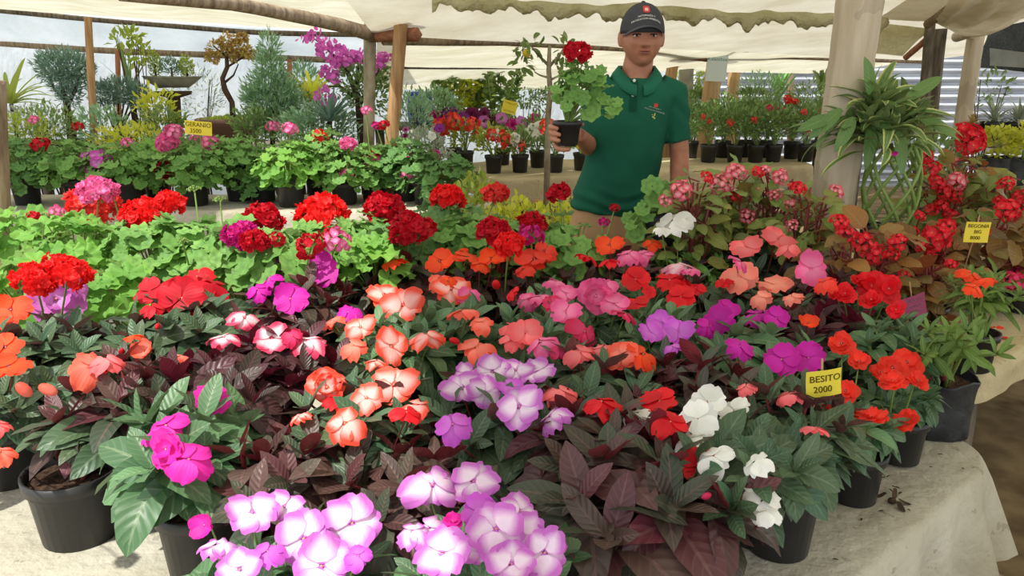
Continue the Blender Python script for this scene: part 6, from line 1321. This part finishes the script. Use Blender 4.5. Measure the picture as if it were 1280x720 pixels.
def patch(w_, h_, mat, name, n=9, round_=.3):
    u, v = np.meshgrid(np.linspace(-1, 1, n), np.linspace(-1, 1, n), indexing='ij'); q = 1 - round_ * (u * v) ** 2 * .5; mb = MB(); mb.grid(np.stack([u * w_ / 2 * q, v * h_ / 2 * q, u * 0], -1)); return mb.mesh(name, M[mat])
link('cap_emblem', on_cap(patch(.026, .026, 'logored', 'emblem'), .063), cap); link('cap_emblem', on_cap(patch(.013, .012, 'logopale', 'emblem'), .062, 0, .0018), cap)
# shirt
def ring(cx, cy, z, rx, ry, n=48, p=2.4, tilt=0):
    a = np.linspace(0, 2 * math.pi, n, endpoint=False); c, s = np.cos(a), np.sin(a)
    return np.stack([cx + rx * np.sign(c) * np.abs(c) ** (2 / p), cy + ry * np.sign(s) * np.abs(s) ** (2 / p), z + tilt * c * rx], -1)
px_x = lambda px, py: Pp(px, py)[0]
sp = [(797, 92, .066, .060, 1.474), (796, 98, .115, .074, 1.460), (797, 105, .155, .088, 1.440), (796, 113, .170, .100, 1.412), (790, 128, .160, .116, 1.37), (785, 150, .158, .124, 1.30), (782, 175, .154, .125, 1.23), (779, 200, .153, .126, 1.155), (774, 222, .158, .13, 1.09), (770, 240, .163, .133, 1.03), (767, 255, .165, .134, .985), (765, 264, .164, .133, .955)]
mb = MB(); rg = [ring(px_x(a, b_), YP + .02, e, c, d, tilt=(.0 if i < 9 else -.12)) for i, (a, b_, c, d, e) in enumerate(sp)]
c0, c1 = rg[0].mean(0), rg[-1].mean(0); rg = [c0 + (rg[0] - c0) * .01] + rg + [c1 + (rg[-1] - c1) * .01]
mb.grid(np.stack(rg)[::-1], close_v=True)
sR1 = SR + (ER - SR) * .80; mb.tube([SR + [-.05, 0, .005], SR + [.004, 0, -.006], SR + (ER - SR) * .4 + [.002, 0, 0], sR1], [.062, .060, .054, .050], 24)
mb.tube([SL + [.05, 0, .005], SL + [.006, 0, -.006], SL + (EL - SL) * .5 + [-.004, 0, 0], SL + (EL - SL) * .92], [.062, .060, .053, .049], 24)
def wrinkle(co):
    w1 = noise2(co[:, 0] * 14, co[:, 2] * 9 + co[:, 0] * 8, 3, 1.6); lowz = np.exp(-((co[:, 2] - .99) / .06) ** 2); w2 = np.sin(co[:, 2] * 120 + 3 * np.sin(co[:, 0] * 18)) * lowz
    side = np.exp(-((co[:, 2] - 1.36) / .07) ** 2) * np.clip(np.abs(co[:, 0] - .45) / .15 - .6, 0, 1); return .006 * w1 + .005 * w2 + .003 * side * np.sin((co[:, 0] + co[:, 2]) * 90)
shirt = remesh(mb, 'polo_shirt', [M['shirt']], .006, 4, person, org, wrinkle)
# cuffs, collar, placket, buttons, emblem
mb = MB(); d_ = nrm(ER - SR); mb.tube([sR1 - d_ * .022, sR1 + d_ * .001], [.0535, .0525], 28, cap=False); mb.build('sleeve_cuff', M['shirtdark'], shirt)
sv = np.empty(len(shirt.data.vertices) * 3, np.float32); shirt.data.vertices.foreach_get('co', sv); sv = sv.reshape(-1, 3).astype(float) + org; svf = sv[sv[:, 1] < YP]
def shirt_y(x_, z_): d = (svf[:, 0] - x_) ** 2 + (svf[:, 2] - z_) ** 2; i = np.argsort(d)[:6]; return svf[i, 1].min()
cN = np.array([px_x(797, 90), YP + .025, 1.474])
mb = MB(); a = np.linspace(-math.pi * .5 + .12, math.pi * 1.5 - .12, 46); q = []
for k, (r1, z1, drop_) in enumerate(((.062, .022, 0), (.068, .030, 0), (.088, .012, .5), (.100, -.012, 1.1), (.096, -.015, 1.1), (.082, .008, .5))):
    front = np.clip(-np.sin(a), 0, 1); rr = r1 + .014 * front ** 2 * (k >= 2)
    q.append(np.stack([cN[0] + rr * np.cos(a) * 1.05, cN[1] + rr * np.sin(a) * .98 - .008 * front * (k >= 2), cN[2] + z1 - front ** 2.5 * (.040 + .010 * drop_) + (.018 if k < 2 else .010) * (1 - front) + .0 * a], -1))
mb.grid(np.stack(q) - org); mb.build('collar', M['collar'], shirt)
mb = MB(); pts = [(px_x(*p_), p_[1]) for p_ in ((790, 100), (789, 108), (788, 118), (787, 128), (786, 138))]
zs = [Pp(0, y_)[2] for _, y_ in pts]; L_ = np.array([[[x_ + e, shirt_y(x_ + e, z_) - .0025, z_] for e in (-.013, -.006, .006, .013)] for (x_, _), z_ in zip(pts, zs)]); mb.grid(L_[:, ::-1] - org); mb.build('placket', M['shirtdark'], shirt)
for (bx_, by_) in ((790, 100.5), (787, 118)):
    zb = Pp(bx_, by_)[2]; xb = px_x(bx_, by_); mb = MB(); mb.ball(np.array([xb, shirt_y(xb, zb) - .004, zb]) - org, (.0062, .002, .0062), 14, 8); mb.build('shirt_button', M['button'], shirt)
def on_shirt(me, px, py, tilt=-.28, lift=.002):
    co = np.empty(len(me.vertices) * 3, np.float32); me.vertices.foreach_get('co', co); co = co.reshape(-1, 3).astype(float); c_, s_ = math.cos(tilt), math.sin(tilt)
    c = Pp(px, py); X = c[0] + co[:, 0] * c_ - co[:, 1] * s_; Z = c[2] + co[:, 0] * s_ + co[:, 1] * c_
    yy = np.array([shirt_y(a_, b_) for a_, b_ in zip(X, Z)]); yy = np.minimum(yy, np.median(yy) + .01) - lift - co[:, 2]
    yfit = np.polyfit(X, yy, 1); me.vertices.foreach_set('co', (np.stack([X, np.polyval(yfit, X) - .002, Z], 1) - org).astype(np.float32).ravel()); me.update(); return me
link('shirt_emblem', on_shirt(patch(.016, .015, 'logored', 'emblem', 5), 814.5, 130.5, lift=.004), shirt)
link('shirt_lettering', on_shirt(text_mesh('NATURALEZA Y', .0068, M['thread'], .0002), 813.5, 133.8), shirt)
link('shirt_lettering', on_shirt(text_mesh('PRODUCCION AMBIENTAL', .0068, M['thread'], .0002), 813, 137), shirt)
for (ex, ey, w_, h_) in ((813, 141.5, .005, .012), (811, 144.5, .009, .005), (812.6, 146, .005, .006), (810, 141.8, .005, .003)): link('shirt_emblem', on_shirt(patch(w_, h_, 'threadyel', 'emblem', 4), ex, ey), shirt)
# trousers and shoes
mb = MB(); hx = px_x(762, 268); rg = [ring(hx, YP + .02, 1.0, .148, .115), ring(hx, YP + .02, .93, .152, .12), ring(hx, YP + .025, .86, .160, .128), ring(hx, YP + .025, .80, .162, .125)]
c0, c1 = rg[0].mean(0), rg[-1].mean(0); rg = [c0 + (rg[0] - c0) * .01] + rg + [c1 + (rg[-1] - c1) * .01]; mb.grid(np.stack(rg)[::-1], close_v=True)
for s in (-1, 1):
    h = np.array([hx + s * .077, YP + .025, .86]); mb.tube([h, h + [s * .012, 0, -.30], h + [s * .02, .01, -.45], h + [s * .03, .02, -.78]], [.088, .078, .068, .062], 22)
trs = remesh(mb, 'trousers', [M['khaki']], .008, 4, person, org, lambda co: .004 * noise2(co[:, 0] * 10, co[:, 2] * 14, 8, 1.5))
mb = MB(); L_ = [[px_x(755, y_) + e, YP + .02 - .13, Pp(0, y_)[2]] for y_ in (268, 282, 296, 310) for e in (-.002, .002)]; 
for s in (-1, 1):
    q = np.array([hx + s * .107, YP - .01, 0.0]) - org; mb = MB()
    mb.grid(np.stack([ring(q[0], q[1] - .03 + dy_, z_, rx, ry, 24) for z_, rx, ry, dy_ in ((.0, .001, .001, 0), (.0, .045, .135, 0), (.018, .048, .14, 0), (.035, .045, .13, .005), (.07, .038, .10, .03), (.10, .036, .055, .06), (.105, .03, .045, .06))])[:, ::1], close_v=True); mb.build('shoe', M['shoe'], person)

# the geranium held up
hb = np.array([PC[0], PC[1], PZ0]); t = thing('potted_geranium', 'small potted geranium with one round red head, held up in the hand of the person', 'potted flower', hb)
pot_parts(t, PR1, PZ1 - PZ0, taper=PR0 / PR1, inset_=.006)
mb = MB(); r = np.random.default_rng(9); hq = lambda px, py, dy=0: aty(px, py, 2.74 + dy) - hb
geranium_foliage(mb, (0, 0, PZ1 - PZ0), .085, .17, .027, 46, 4, .14, hq(722, 112))
ex_ = [(738, 138, 24), (754, 124, 17), (766, 134, 20), (748, 100, 18), (760, 108, 14), (700, 124, 17), (697, 112, 15), (735, 96, 20), (716, 100, 16), (742, 116, 19), (728, 122, 17), (772, 128, 12), (750, 88, 15), (762, 144, 12), (708, 132, 14)]
O = np.array([hq(x_, y_, -.07 + .03 * math.sin(x_)) for x_, y_, _ in ex_]); Rr = np.array([s_ for *_, s_ in ex_]) * .0028 * .5 * 1.15
round_leaves(mb, O, nrm(np.array([0, -.85, .6]) + r.normal(0, .3, (len(ex_), 3))), nrm(np.c_[O[:, 0], O[:, 1] * 0, -O[:, 2] * .3 + .0]), Rr, .12, .12, 7, 0, r)
for o_ in O: mb.tube([(0, 0, PZ1 - PZ0 - .01), (o_ + [0, 0, PZ1 - PZ0]) / 2 + [0, .02, .01], o_], [.003, .0025, .0018], 5, 1, cap=False)
mb.build('foliage', [M['ger'], M['stemgrn']], t)
hp = aty(722, 66, 2.72); put_flower(t, hb, hp, (0, -.35, 1), .049, 'head', 'gerandeep', 'flower_head', 0)
mb = MB(); mb.tube([(0, 0, PZ1 - PZ0 - .01), hq(724, 110), hp - hb - [0, 0, .01]], [.004, .003, .0028], 6); mb.build('flower_stalk', M['stemgrn'], t)
